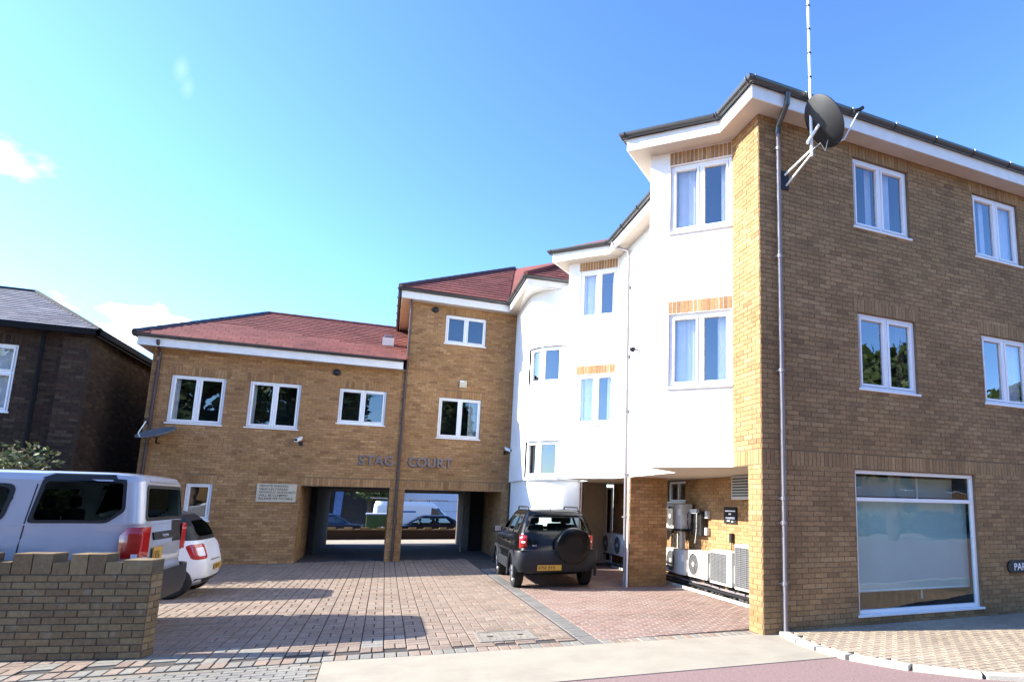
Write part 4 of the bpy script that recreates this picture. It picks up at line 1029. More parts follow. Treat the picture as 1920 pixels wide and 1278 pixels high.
# ================================================================== VEHICLES
class Shell:
    """body described by horizontal superellipse sections: levels z -> (x_rear, x_front, half width, exponent); x points forward"""
    def __init__(s, levels): s.lv = sorted(levels)
    def at(s, z):
        L = s.lv
        if z <= L[0][0]: return L[0][1:]
        for a, b in zip(L, L[1:]):
            if z <= b[0]:
                t = 0 if b[0] == a[0] else (z-a[0])/(b[0]-a[0]); return tuple(a[i]+(b[i]-a[i])*t for i in range(1, 5))
        return L[-1][1:]
    def yside(s, x, z):
        xr, xf, hw, n = s.at(z); c = (xr+xf)/2; a = (xf-xr)/2; q = min(.9999, abs((x-c)/a)); return hw*(1-q**n)**(1/n)
    def xrear(s, y, z):
        xr, xf, hw, n = s.at(z); c = (xr+xf)/2; a = (xf-xr)/2; q = min(.9999, abs(y/hw)); return c-a*(1-q**n)**(1/n)
    def xfront(s, y, z):
        xr, xf, hw, n = s.at(z); c = (xr+xf)/2; return 2*c-s.xrear(y, z)
    def loft(s, zs, N=72, holes=None, caps=(True, True)):
        V = []; Fs = []
        for z in zs:
            xr, xf, hw, n = s.at(z); c = (xr+xf)/2; a = (xf-xr)/2
            for k in range(N):
                t = 2*math.pi*k/N; ct, st = math.cos(t), math.sin(t)
                e = .55
                # even spread along the outline
                px_ = math.copysign(abs(ct)**e, ct); py_ = math.copysign(abs(st)**e, st)
                m_ = (abs(px_)**n+abs(py_)**n)**(1/n); V.append((c+a*px_/m_, hw*py_/m_, z))
        for i in range(len(zs)-1):
            for k in range(N):
                q = (i*N+k, i*N+(k+1) % N, (i+1)*N+(k+1) % N, (i+1)*N+k)
                if holes:
                    cc = sum((Vector(V[j]) for j in q), Vector())/4
                    if holes(cc): continue
                Fs.append(q)
        if caps[0]: Fs.append(tuple(range(N-1, -1, -1)))
        if caps[1]: Fs.append(tuple((len(zs)-1)*N+k for k in range(N)))
        used = sorted({i for f in Fs for i in f}); mp_ = {j: i for i, j in enumerate(used)}
        mb = MB(); mb.add([V[j] for j in used], [tuple(mp_[i] for i in f) for f in Fs]); return mb
def dens(loop, step=.06):
    out = []
    for i in range(len(loop)):
        a, b = Vector(loop[i-1]), Vector(loop[i]); k = max(1, int((b-a).length/step))
        out += [tuple(a+(b-a)*(q/k)) for q in range(k)]
    return out
def round_loop(pts, r=.05, seg=4):
    """rounded polygon"""
    out = []; n = len(pts)
    for i in range(n):
        p = Vector(pts[i]); a = Vector(pts[i-1])-p; b = Vector(pts[(i+1) % n])-p
        rr = min(r, a.length*.45, b.length*.45); a.normalize(); b.normalize()
        p0, p1 = p+a*rr, p+b*rr
        for k in range(seg+1):
            t = k/seg; out.append(tuple(p0*(1-t)**2+p*2*t*(1-t)+p1*t*t))
    return out
def patch(sh, loop, where, off, thick=.012, sign=1, grid=True):
    """plate following the shell: loop in (x,z) for a side, (y,z) for rear/front"""
    def P(a, z, o):
        if where == 'side': return (a, sign*(sh.yside(a, z)+o), z)
        if where == 'rear': return (sh.xrear(a, z)-o, a, z)
        return (sh.xfront(a, z)+o, a, z)
    lo = dens(loop); n = len(lo)
    cx = sum(p[0] for p in lo)/n; cz = sum(p[1] for p in lo)/n
    rings = [1.0, .75, .5, .25]; V = [P(a, z, off-thick) for a, z in lo]; Fs = []
    for rr in rings: V += [P(cx+(a-cx)*rr, cz+(z-cz)*rr, off) for a, z in lo]
    for i in range(n):
        j = (i+1) % n
        for k in range(len(rings)): Fs.append((k*n+i, k*n+j, (k+1)*n+j, (k+1)*n+i))
    V.append(P(cx, cz, off)); c = len(V)-1
    for i in range(n): Fs.append((4*n+i, 4*n+(i+1) % n, c))
    mb = MB(); mb.add(V, Fs); return mb
def ring_patch(sh, loop, inner, where, off, sign=1):
    def P(a, z, o):
        if where == 'side': return (a, sign*(sh.yside(a, z)+o), z)
        if where == 'rear': return (sh.xrear(a, z)-o, a, z)
        return (sh.xfront(a, z)+o, a, z)
    n = len(loop); V = [P(a, z, off-.012) for a, z in loop]+[P(a, z, off) for a, z in loop]+[P(a, z, off) for a, z in inner]+[P(a, z, off-.012) for a, z in inner]; Fs = []
    for i in range(n):
        j = (i+1) % n
        for k in range(3): Fs.append((k*n+i, k*n+j, (k+1)*n+j, (k+1)*n+i))
    mb = MB(); mb.add(V, Fs); return mb
def shrink(loop, d):
    n = len(loop); cx = sum(p[0] for p in loop)/n; cz = sum(p[1] for p in loop)/n
    w = max(abs(p[0]-cx) for p in loop); h = max(abs(p[1]-cz) for p in loop)
    return [(cx+(x-cx)*(1-d/w), cz+(z-cz)*(1-d/h)) for x, z in loop]
def in_loop(p, loop): return inside(p, loop)
def wheel(parent, x, y, r, w, side, rim='alloy', spokes=5):
    mb = MB(); h = w/2
    mb.lathe((x, y, r), (0, side, 0), [(r*.62, -h), (r*.88, -h), (r*.97, -h*.8), (r, -h*.5), (r, h*.5), (r*.97, h*.8), (r*.88, h), (r*.66, h*.96), (r*.62, h*.6)], 32)
    o = mb.build('wheel', 'rubber', parent, smooth=True)
    mb = MB(); mb.lathe((x, y, r), (0, side, 0), [(r*.66, h*.9), (r*.60, h*.95), (r*.58, h*.5), (0, h*.3)], 32); mb.lathe((x, y, r), (0, side, 0), [(0, h*.98), (r*.13, h*.95), (r*.15, h*.5)], 16)
    for k in range(spokes):
        a = 2*math.pi*k/spokes+.3
        for da in (-.16, .16):
            p0 = Vector((x+math.cos(a)*r*.10, y+side*h*.9, r+math.sin(a)*r*.10)); p1 = Vector((x+math.cos(a+da)*r*.60, y+side*h*.82, r+math.sin(a+da)*r*.60))
            mb.cyl(p0, p1, r*.05, 6)
    rm_ = mb.build('rim', rim, o, smooth=True)
    return o
def cut_arches(mb, xs, r, hw, mat_, parent, smooth=True, cz=None):
    o = mb.build('body', mat_, parent, smooth=False)
    cs = []
    for x in xs:
        for s in (-1, 1):
            c = MB(); c.cyl((x, s*(hw-.30), cz or r*.86), (x, s*(hw+.3), cz or r*.86), r, 28); q = c.build('cutter', 'plastic_black'); cs.append(q)
            md = o.modifiers.new('b', 'BOOLEAN'); md.object = q; md.operation = 'DIFFERENCE'; md.solver = 'EXACT'
    dg = bpy.context.evaluated_depsgraph_get(); dg.update()
    me = bpy.data.meshes.new_from_object(o.evaluated_get(dg)); o.modifiers.clear(); o.data = me
    me.materials.clear(); me.materials.append(M[mat_]); me.polygons.foreach_set('material_index', [0]*len(me.polygons))
    me.polygons.foreach_set('use_smooth', [True]*len(me.polygons)); me.set_sharp_from_angle(angle=R(40))
    for q in cs: bpy.data.objects.remove(q)
    return o
def frange(a, b, s):
    n = max(1, round((b-a)/s)); return [a+(b-a)*i/n for i in range(n+1)]
def plate(parent, txt, P, w, h, m_, depthv):
    """P(a,b,o): point at a across, b up, o out"""
    mb = MB(); V = [P(a, b, o) for o in (0, .012) for a, b in ((-w/2, -h/2), (w/2, -h/2), (w/2, h/2), (-w/2, h/2))]
    mb.add(V, [(3, 2, 1, 0), (4, 5, 6, 7), (0, 1, 5, 4), (1, 2, 6, 5), (2, 3, 7, 6), (3, 0, 4, 7)])
    o = mb.build('number_plate', m_, parent)
    text_mesh(txt, h*.92, 'lettering', 'ink', o, lambda a, b, z: P(-w*.46+a, -h*.33+b, .0135+z*.2), depth=.001, bold=.001, sx=w*.92/(h*.92*.70*len(txt)))
def car(name, label, cat, loc, rz, spec, group=None):
    t = thing(name, label, cat, loc, rz, group)
    sh = Shell(spec['levels']); belt = spec['belt']; top = spec['levels'][-1][0]; paint = spec['paint']; z0 = spec['levels'][0][0]
    lo = sh.loft(frange(z0, belt, .07))
    cut_arches(lo, spec['axles'], spec['arch'], spec['hw'], paint, t)
    wins = spec['windows']    # (where, sign, loop)
    def holes(c_):
        for wh, sg, lp__ in wins:
            lp2 = shrink(lp__, .035)
            if wh == 'side':
                if c_.y*sg > spec['hw']*.6 and in_loop((c_.x, c_.z), lp2): return True
            elif wh == 'rear':
                if c_.x < (sh.at(c_.z)[0]+sh.at(c_.z)[1])/2-.6 and abs(c_.y) < spec['hw'] and in_loop((c_.y, c_.z), lp2) and abs(c_.x-sh.xrear(c_.y, c_.z)) < .1: return True
            elif wh == 'front':
                if c_.x > (sh.at(c_.z)[0]+sh.at(c_.z)[1])/2+.4 and in_loop((c_.y, c_.z), lp2) and abs(c_.x-sh.xfront(c_.y, c_.z)) < .1: return True
        return False
    cb = sh.loft(sorted(set(frange(belt+.001, top-.06, .03)+[l[0] for l in spec['levels'] if l[0] > belt])), N=240, holes=holes, caps=(False, True))
    c_ = cb.build('cabin', spec.get('cabin_paint', paint), t, smooth=True)
    for wh, sg, lp__ in wins:
        g_ = patch(sh, shrink(lp__, .03), wh, .003, .004, sg).build('window', spec['glass'], t, smooth=True)
        ring_patch(sh, lp__, shrink(lp__, .045), wh, .006, sg).build('window_seal', 'plastic_black', g_)
    # interior
    L0, L1_ = sh.at(belt)[0], sh.at(belt)[1]
    mb = MB(); mb.box(L0+.25, L1_-.3, -spec['hw']*.8, spec['hw']*.8, belt-.25, belt-.02); mb.build('interior', 'seat_dark', t)
    for sx in spec['seats']:
        for sy in (-.36, .36):
            mb = MB(); mb.box(sx-.07, sx+.05, sy-.22, sy+.22, belt-.2, belt+.18); mb.box(sx-.05, sx+.03, sy-.12, sy+.12, belt+.2, belt+.36); mb.build('seat', 'seat_dark', t, bevel=.04)
    for k, ax in enumerate(spec['axles']):
        for s in (-1, 1): wheel(t, ax, s*(spec['hw']-.13), spec['wr'], .20, s)
    return t, sh

# ---- silver large car on the left (rear at local x=0, axis turned to -X of the scene)
LRs = dict(levels=[(.36, .10, 4.75, .86, 9), (.42, .03, 4.8, .93, 9), (.78, -.02, 4.84, .95, 10), (.80, .0, 4.82, .94, 10), (1.20, .02, 4.80, .945, 12), (1.22, .03, 4.80, .935, 12), (1.38, .05, 4.2, .93, 12), (1.42, .05, 3.75, .93, 14), (1.70, .08, 3.4, .905, 14), (1.95, .11, 3.1, .885, 14), (2.03, .15, 3.0, .86, 11), (2.065, .32, 2.85, .76, 8)],
           belt=1.40, paint='paint_silver', hw=.95, axles=(.92, 3.75), arch=.45, wr=.38, glass='glass_car', seats=(1.2, 2.1, 3.0),
           windows=[('side', 1, round_loop([(.40, 1.43), (1.16, 1.43), (1.08, 1.98), (.27, 1.98), (.24, 1.58)], .05)), ('side', -1, round_loop([(.40, 1.43), (1.16, 1.43), (1.08, 1.98), (.27, 1.98), (.24, 1.58)], .05)),
                    ('side', 1, round_loop([(1.38, 1.43), (2.15, 1.40), (2.15, 1.90), (1.30, 1.90)], .12)), ('side', -1, round_loop([(1.38, 1.43), (2.15, 1.40), (2.15, 1.90), (1.30, 1.90)], .12)),
                    ('side', 1, round_loop([(2.25, 1.42), (3.15, 1.42), (2.95, 1.88), (2.25, 1.90)], .08)), ('side', -1, round_loop([(2.25, 1.42), (3.15, 1.42), (2.95, 1.88), (2.25, 1.90)], .08)),
                    ('rear', 1, round_loop([(-.80, 1.45), (.76, 1.45), (.70, 1.92), (-.70, 1.92)], .07)), ('front', 1, round_loop([(-.74, 1.48), (.74, 1.48), (.66, 1.88), (-.66, 1.88)], .07))])
# local y>0 is scene -Y side? axis turned by 180 degrees: local x -> -X, local y -> -Y
t, sh = car('parked_car', 'large silver estate car with tall red tail lamp parked behind the low brick wall', 'car', (-2.76, 10.66, 0), R(180), LRs)
for sgn in (1, -1):
    loop = round_loop([(-.0+.03, 1.0), (.26, 1.0), (.24, 1.25), (.12, 1.38), (.03, 1.38)], .04)
    lo_ = [(max(.045, x), z) for x, z in loop]
    mb = MB()
    V = []
    prof = [(sh.xrear(.70, 1.2)-.012, .70), (sh.xrear(.86, 1.2)-.014, .86), (.035, .948), (.12, .958), (.24, .958)]
    for z in (1.0, 1.08, 1.18, 1.19, 1.28, 1.38):
        for i, (x, y) in enumerate(prof):
            e = .0 if i < 4 else (-.07 if z > 1.3 else 0)
            V.append((x+e, sgn*y*(1-.02*(z-1)), z))
    Fs = [(i*5+k, i*5+k+1, (i+1)*5+k+1, (i+1)*5+k) for i in range(5) for k in range(4)]
    mb.add(V, Fs); lamp = mb.build('tail_lamp', 'lamp_red', t, smooth=True)
    sol = lamp.modifiers.new('s', 'SOLIDIFY'); sol.thickness = .02; sol.offset = 0
    mb = MB(); mb.box(.04, .2, min(sgn*.95, sgn*.965), max(sgn*.95, sgn*.965), 1.0, 1.05); mb.build('reversing_lens', 'lamp_clear', lamp)
patch(sh, [(.03, .44), (4.7, .44), (4.7, .77), (.03, .77)], 'side', .012, .03, 1).build('bumper_side', 'plastic_grey', t)
mb = MB()
sb = Shell([(.40, -.06, 1.0, .90, 8), (.55, -.10, 1.0, .955, 8), (.80, -.09, 1.0, .962, 8)])
sb.loft([.40, .47, .55, .68, .80], holes=lambda c: c.x > .45, caps=(False, False)).build('rear_bumper', 'plastic_grey', t, smooth=True)
patch(sh, [(-.50, 1.20), (.52, 1.20), (.52, 1.30), (-.50, 1.30)], 'rear', .02, .02).build('handle_strip', 'plastic_black', t)
patch(sh, [(-.80, 1.14), (-.28, 1.14), (-.28, 1.44), (-.80, 1.44)], 'rear', .004, .004).build('lower_glass', 'plastic_black', t)
for z in (1.215, .99): patch(sh, [(.26, z), (4.6, z), (4.6, z+.012), (.26, z+.012)], 'side', .004, .006, 1).build('side_moulding', 'paint_silver', t)
for a in (1.21, 2.2): patch(sh, [(a, .8), (a+.012, .8), (a-.03, 1.40), (a-.042, 1.40)], 'side', .0025, .004, 1).build('door_gap', 'plastic_black', t)
patch(sh, [(1.17, 1.42), (1.182, 1.42), (1.13, 1.90), (1.118, 1.90)], 'side', .0025, .004, 1).build('door_gap', 'plastic_black', t)
patch(sh, [(1.36, 1.11), (1.56, 1.11), (1.56, 1.145), (1.36, 1.145)], 'side', .03, .03, 1).build('door_handle', 'plastic_black', t)
patch(sh, [(.27, 1.97), (1.09, 1.97), (1.08, 2.04), (.30, 2.04)], 'side', .004, .006, 1).build('roof_trim', 'plastic_black', t)
for s in (-1, 1):
    pass
mb = MB(); mb.prism([(.10, -.60, 1.955), (.10, .60, 1.955), (.34, .60, 2.03), (.34, -.60, 2.03)], (0, 0, .02)); mb.build('spoiler', 'paint_silver', t, bevel=.008)
plate(t, 'LK06', lambda a, b, o: (sh.xrear(.42, 1.0)-.02-o, .42-a, 1.0+b), .34, .22, 'plate_yellow', 0)
for y in (.1, .22):
    mb = MB(); mb.cyl((-.0, y, 1.25), (-.03, y, 1.25), .016, 8); mb.build('plate_lamp', 'lamp_clear', t)

# ---- small white car behind it
SMs = dict(levels=[(.20, .10, 2.5, .66, 6), (.30, -.03, 2.6, .76, 6), (.55, -.06, 2.66, .79, 6), (.75, -.02, 2.64, .79, 6), (.95, .05, 2.5, .79, 6), (1.0, .10, 2.15, .77, 6), (1.25, .22, 1.95, .70, 6), (1.45, .42, 1.7, .62, 5), (1.52, .62, 1.5, .50, 4)],
           belt=1.0, paint='paint_white', cabin_paint='plastic_black', hw=.79, axles=(.42, 2.2), arch=.33, wr=.29, glass='glass_car', seats=(1.2,),
           windows=[('side', 1, round_loop([(.55, 1.05), (1.75, 1.03), (1.55, 1.40), (.62, 1.40)], .06)), ('side', -1, round_loop([(.55, 1.05), (1.75, 1.03), (1.55, 1.40), (.62, 1.40)], .06)),
                    ('rear', 1, round_loop([(-.60, 1.04), (.60, 1.04), (.50, 1.38), (-.50, 1.38)], .07)), ('front', 1, round_loop([(-.6, 1.05), (.6, 1.05), (.5, 1.4), (-.5, 1.4)], .07))])
t, sh = car('parked_car', 'small white two-door city car with black glass rear, beyond the silver estate', 'car', (-2.92, 14.12, 0), R(180), SMs)
for s in (-1, 1):
    lp__ = round_loop([(s*.50, .68), (s*.73, .66), (s*.75, .93), (s*.52, .95)], .05)
    l_ = patch(sh, lp__, 'rear', .012, .02).build('tail_lamp', 'lamp_red', t, smooth=True)
    patch(sh, shrink(lp__, .06), 'rear', .018, .008).build('lens', 'lamp_clear', l_, smooth=True)
patch(sh, [(-.62, .24), (.62, .24), (.66, .33), (-.66, .33)], 'rear', .015, .02).build('diffuser', 'plastic_black', t)
patch(sh, [(-.30, .63), (.30, .63), (.30, .645), (-.30, .645)], 'rear', .004, .004).build('tailgate_gap', 'plastic_black', t)
plate(t, 'LF08 YTX', lambda a, b, o: (sh.xrear(0, .50)-.01-o, -.12-a, .50+b), .50, .11, 'plate_yellow', 0)
patch(sh, [(-.5, .72), (-.47, .72), (-.47, .84), (-.5, .84)], 'rear', .008, .008).build('badge', 'plastic_grey', t)

# ---- black off-roader, rear to camera, pointing along +Y : local x -> +Y means rz=90
RVs = dict(levels=[(.30, .12, 3.75, .74, 7), (.38, .0, 3.86, .83, 7), (.58, -.04, 3.90, .86, 7), (.80, -.03, 3.90, .87, 7), (.82, .03, 3.86, .85, 7), (1.02, .06, 3.75, .85, 8), (1.10, .08, 2.95, .83, 8), (1.13, .09, 2.85, .82, 8), (1.35, .22, 2.45, .74, 8), (1.55, .36, 2.15, .655, 7), (1.61, .44, 2.05, .61, 6), (1.64, .62, 1.9, .52, 4)],
           belt=1.12, paint='paint_black', hw=.87, axles=(.66, 3.08), arch=.41, wr=.35, glass='glass_clear', seats=(1.0, 1.95),
           windows=[('side', 1, round_loop([(.40, 1.15), (.86, 1.15), (.86, 1.52), (.52, 1.53)], .05)), ('side', -1, round_loop([(.40, 1.15), (.86, 1.15), (.86, 1.52), (.52, 1.53)], .05)),
                    ('side', 1, round_loop([(.96, 1.15), (1.62, 1.15), (1.62, 1.52), (.96, 1.52)], .05)), ('side', -1, round_loop([(.96, 1.15), (1.62, 1.15), (1.62, 1.52), (.96, 1.52)], .05)),
                    ('side', 1, round_loop([(1.72, 1.15), (2.6, 1.15), (2.2, 1.50), (1.72, 1.52)], .05)), ('side', -1, round_loop([(1.72, 1.15), (2.6, 1.15), (2.2, 1.50), (1.72, 1.52)], .05)),
                    ('rear', 1, round_loop([(-.70, 1.16), (.70, 1.16), (.58, 1.51), (-.58, 1.51)], .06)), ('front', 1, round_loop([(-.70, 1.16), (.70, 1.16), (.58, 1.5), (-.58, 1.5)], .06))])
t, sh = car('parked_car', 'small black off-road car with covered spare wheel, parked rear-on by the white stair tower', 'car', (3.42, 12.72, 0), R(88), RVs)
for s in (-1, 1):
    mb = MB(); V = []
    prof = lambda z: [(sh.xrear(.66, z)-.010, .66), (sh.xrear(.78, z)-.012, .78), (sh.xrear(.81, z)+.00, sh.yside(.14, z)+.004), (.20, sh.yside(.20, z)+.008)]
    zz = [.84, .90, .97, 1.03, 1.10]
    for z in zz: V += [(x, s*y, z) for x, y in prof(z)]
    mb.add(V, [(i*4+k, i*4+k+1, (i+1)*4+k+1, (i+1)*4+k) for i in range(4) for k in range(3)])
    l_ = mb.build('tail_lamp', 'lamp_red', t, smooth=True); so_ = l_.modifiers.new('s', 'SOLIDIFY'); so_.thickness = .02; so_.offset = 0
    patch(sh, round_loop([(s*.69, .95), (s*.76, .95), (s*.76, .985), (s*.69, .985)], .01), 'rear', .022, .006).build('lens', 'lamp_clear', l_)
sb = Shell([(.36, .0, 1.2, .80, 7), (.50, -.07, 1.2, .875, 7), (.76, -.09, 1.2, .885, 7), (.80, -.07, 1.2, .88, 7)])
sb.loft([.36, .43, .50, .62, .76, .80], N=120, holes=lambda c: c.x > .22, caps=(False, False)).build('rear_bumper', 'plastic_grey', t, smooth=True)
mb = MB(); mb.box(-.07, .05, -.80, .80, .795, .81); mb.build('bumper_step', 'plastic_grey', t)
for s in (-1, 1):
    for ax in RVs['axles']:
        mb = MB(); rr = .44
        pts = [(ax+math.cos(a)*rr, s*.872, .31+math.sin(a)*rr) for a in [math.pi*(-.05+1.1*k/16) for k in range(17)]]
        mb.tube(pts, .035, 6); mb.build('arch_trim', 'plastic_grey', t, smooth=True)
    mb = MB(); mb.box(1.15, 2.65, min(s*.82, s*.875), max(s*.82, s*.875), .34, .56); mb.build('sill_trim', 'plastic_grey', t, bevel=.02)
    mb = MB(); mb.tube([(.62, s*.55, 1.62), (.72, s*.56, 1.69), (1.9, s*.55, 1.69), (2.0, s*.54, 1.62)], .018, 8); mb.build('roof_rail', 'plastic_black', t)
    mb = MB(); mb.box(2.42, 2.52, min(s*.84, s*1.04), max(s*.84, s*1.04), 1.08, 1.24); mb.build('mirror', 'paint_black', t, bevel=.03)
    mb = MB(); mb.quad((2.415, s*.87, 1.10), (2.415, s*1.02, 1.10), (2.415, s*1.02, 1.22), (2.415, s*.87, 1.22)); mb.build('mirror_glass', 'alloy', t)
# spare wheel with cover (to the right of the middle: local y negative is scene +X)
mb = MB(); c_ = (-.02, -.28, .90); mb.lathe(c_, (-1, 0, 0), [(.36, -.06), (.375, .0), (.375, .15), (.355, .19), (.30, .205), (.16, .20), (.0, .20)], 40); o = mb.build('spare_wheel_cover', 'paint_black', t, smooth=True)
mb = MB(); mb.tube([(-.215, c_[1]+math.cos(a)*.30, c_[2]+math.sin(a)*.30) for a in [R(50)+R(80)*k/8 for k in range(9)]], .006, 5); mb.build('trim_line', 'alloy', o)
plate(t, 'KP50 BYX', lambda a, b, o: (-.095-o, .20-a, .46+b), .50, .11, 'plate_yellow', 0)
text_mesh('4x4', .06, 'badge', 'alloy', t, lambda a, b, z: (sh.xrear(.5, .9)-.012-z, .55-a, .88+b), depth=.003)
mb = MB(); mb.cyl((.75, .05, 1.63), (.62, .05, 1.86), .006, 6); mb.build('aerial', 'plastic_black', t)
patch(sh, [(-.60, 1.52), (.60, 1.52), (.58, 1.57), (-.58, 1.57)], 'rear', .03, .04).build('spoiler', 'paint_black', t, smooth=True)
for s in (-1, 1): patch(sh, [(.90, .60), (.912, .60), (.90, 1.12), (.888, 1.12)], 'side', .003, .004, s).build('door_gap', 'plastic_grey', t)
for xx in (1.35, 2.05):
    for s in (-1, 1): patch(sh, [(xx, .93), (xx+.16, .93), (xx+.16, .96), (xx, .96)], 'side', .03, .03, s).build('door_handle', 'paint_black', t)

# ================================================================== BEYOND THE ARCHES
BW = thing('boundary_wall', 'low dark brick wall with castellated top seen through the archway', 'wall', (0, 31.0, 0))
mb = MB(); mb.box(-9, 9, 0, .2, -.5, .42); mb.build('wall', 'brick_old', BW)
k = 0; x = -3.3
while x < 4.4:
    mb = MB(); z = .50 if k % 2 else .44; mb.box(x, x+.33, -.005, .205, .42, z+.03); mb.build('coping_brick', 'brick_garden', BW); x += .34; k += 1
def simple_car(label, loc, rz, paint, scale=1.0):
    sp = dict(levels=[(.22, .12, 4.0, .70, 6), (.32, .0, 4.15, .80, 6), (.60, -.03, 4.2, .84, 6), (.86, .02, 4.1, .83, 6), (.90, .08, 3.5, .80, 6), (.93, .12, 3.05, .78, 6), (1.2, .38, 2.6, .68, 6), (1.40, .75, 2.2, .58, 5), (1.45, 1.0, 2.0, .45, 4)],
              belt=.92, paint=paint, hw=.84, axles=(.75, 3.25), arch=.36, wr=.31, glass='glass_clear', seats=(1.3, 2.2),
              windows=[('side', s, round_loop([(.45, .96), (1.45, .96), (1.45, 1.33), (.80, 1.33)], .05)) for s in (1, -1)]+[('side', s, round_loop([(1.55, .96), (2.75, .96), (2.2, 1.33), (1.55, 1.33)], .05)) for s in (1, -1)]+[('rear', 1, round_loop([(-.55, .97), (.55, .97), (.5, 1.3), (-.5, 1.3)], .05)), ('front', 1, round_loop([(-.6, .97), (.6, .97), (.5, 1.3), (-.5, 1.3)], .05))])
    return car('parked_car', label, 'car', loc, rz, sp, 'cars parked in the street beyond the archway')
simple_car('dark car with pale roof line seen through the left arch', (-4.6, 37.5, -.42), R(2), 'paint_navy')
simple_car('black hatchback in front of the white van, seen through the right arch', (4.0, 35.6, -.42), R(181), 'paint_black')
# white van with ladders
VN = dict(levels=[(.30, .05, 5.0, .90, 8), (.50, .0, 5.1, .97, 8), (1.0, .0, 5.05, .98, 9), (1.2, .0, 4.3, .98, 9), (1.25, .0, 4.2, .97, 9), (1.9, .05, 3.5, .93, 9), (2.15, .12, 3.2, .84, 7)],
          belt=1.22, paint='paint_white', hw=.98, axles=(.9, 4.0), arch=.40, wr=.34, glass='glass_car', seats=(3.0,),
          windows=[('side', s, round_loop([(3.15, 1.28), (4.0, 1.28), (3.55, 1.80), (3.15, 1.80)], .05)) for s in (1, -1)]+[('front', 1, round_loop([(-.7, 1.3), (.7, 1.3), (.62, 1.85), (-.62, 1.85)], .05))])
t, sh = car('van', 'white van with ladders on its roof in the street beyond the right arch', 'van', (-.6, 39.3, -.42), R(0), VN)
patch(sh, [(.9, 1.45), (1.1, 1.45), (1.1, 1.7), (.9, 1.7)], 'side', .008, .01, -1).build('logo_panel', 'plastic_grey', t)
patch(sh, [(1.3, 1.52), (2.3, 1.52), (2.3, 1.62), (1.3, 1.62)], 'side', .008, .01, -1).build('stripe_panel', 'blue_paint', t)
for y in (-.55, -.2):
    mb = MB(); mb.tube([(-.2, y, 2.33), (4.1, y, 2.24)], .03, 6); mb.build('ladder_rail', 'galv', t)
for k in range(13):
    mb = MB(); mb.cyl((.0+k*.31, -.55, 2.33-k*.0065), (.0+k*.31, -.2, 2.33-k*.0065), .016, 6); mb.build('ladder_rung', 'galv', t)
for x in (.4, 2.0, 3.0):
    mb = MB(); mb.tube([(x, -.8, 2.1), (x, -.8, 2.25), (x, .8, 2.25), (x, .8, 2.1)], .02, 6); mb.build('roof_bar', 'plastic_black', t)
t = thing('pale_building', 'plain pale blue-white building side seen beyond the van', 'building', (1.5, 45, -.42))
mb = MB(); mb.box(-.3, 9, 0, 6, 0, 6.5); mb.build('wall', 'panel_pale', t)
for k in range(8):
    mb = MB(); mb.box(-.31, 9, -.02, 0, .8+k*.7, .82+k*.7); mb.build('cladding_joint', 'galv', t)
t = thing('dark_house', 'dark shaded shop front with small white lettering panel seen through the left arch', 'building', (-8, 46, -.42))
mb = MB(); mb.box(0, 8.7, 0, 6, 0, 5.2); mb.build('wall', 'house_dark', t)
mb = MB(); mb.box(5.6, 6.8, -.06, -.005, 3.25, 3.5); mb.build('sign_panel', 'panel_pale', t)
mb = MB(); mb.prism([(-.2, -.3, 5.2), (8.9, -.3, 5.2), (8.9, 3, 7.2), (-.2, 3, 7.2)], (0, .01, .12)); mb.build('roof', 'slate', t)
for a in (1.0, 3.4): 
    fr_ = frame((-8+a, 45.99), (1, 0), (0, -1)); 
    mb = MB(); mb.box(a, a+1.4, -.05, -.01, 1.0, 2.4); mb.build('window', 'plastic_black', t)
t = thing('blue_banner', 'narrow blue panel standing beyond the left arch', 'banner', (-2.95, 43.5, -.42))
mb = MB(); mb.box(-.05, .05, 0, .06, 0, 2.9); mb.build('post', 'plastic_grey', t)
mb = MB(); mb.prism([(.0, -.02, 1.1), (.42, -.02, 1.1), (.52, -.02, 2.75), (.05, -.02, 2.75)], (0, .02, 0)); mb.build('panel', 'blue_paint', t)
t = thing('notice_post', 'small white notice on a post beyond the left arch', 'sign', (-3.3, 42, -.42))
mb = MB(); mb.cyl((0, 0, 0), (0, 0, 1.5), .03, 8); mb.build('post', 'plastic_grey', t)
mb = MB(); mb.box(-.15, .15, -.04, -.02, 1.35, 1.85); mb.build('board', 'plate_white', t)
mb = MB(); mb.box(-.06, .07, -.046, -.04, 1.5, 1.7); mb.build('print', 'plastic_black', t)
t = thing('green_bin', 'dark green box with pale lid beside the boundary wall beyond the arch', 'bin', (-.3, 36.4, -.42))
mb = MB(); mb.box(-.55, .55, 0, .7, 0, 1.42); mb.build('box', 'leaf_tree', t, bevel=.02)
mb = MB(); mb.box(-.6, .6, -.03, .73, 1.42, 1.5); mb.build('lid', 'panel_pale', t, bevel=.01)

# ================================================================== NEIGHBOUR HOUSE ON THE LEFT
HX, HY = -7.0, 19.0
NH = thing('old_brick_house', 'old dark brick house with grey slate hipped roof at the left edge', 'house')
HB = Pieces(NH, 'brick', ['brick_old'])
frH = frame((HX-7, HY), (1, 0), (0, -1)); hw_ = [(7-2.35, 7-1.32, 3.68, 5.30), (7-5.6, 7-4.4, 3.68, 5.3)]
hb = MB(); wall_panel(hb, frH, 7, 0, 5.75, hw_); lay_bricks(HB, frH, 7, 1.8, 5.7, hw_, [(w[0]-.05, w[1]+.05, w[3], w[3]+.225) for w in hw_], mi=0, proud=.008)
frH2 = frame((HX, HY), (0, 1), (1, 0)); wall_panel(hb, frH2, 9, 0, 5.75, []); lay_bricks(HB, frH2, 9, 1.5, 5.7, [], [], mi=0, proud=.008)
hb.build('wall', 'mortar_dark', NH)
frP = frame((HX-.05, HY-.11), (1, 0), (0, -1))
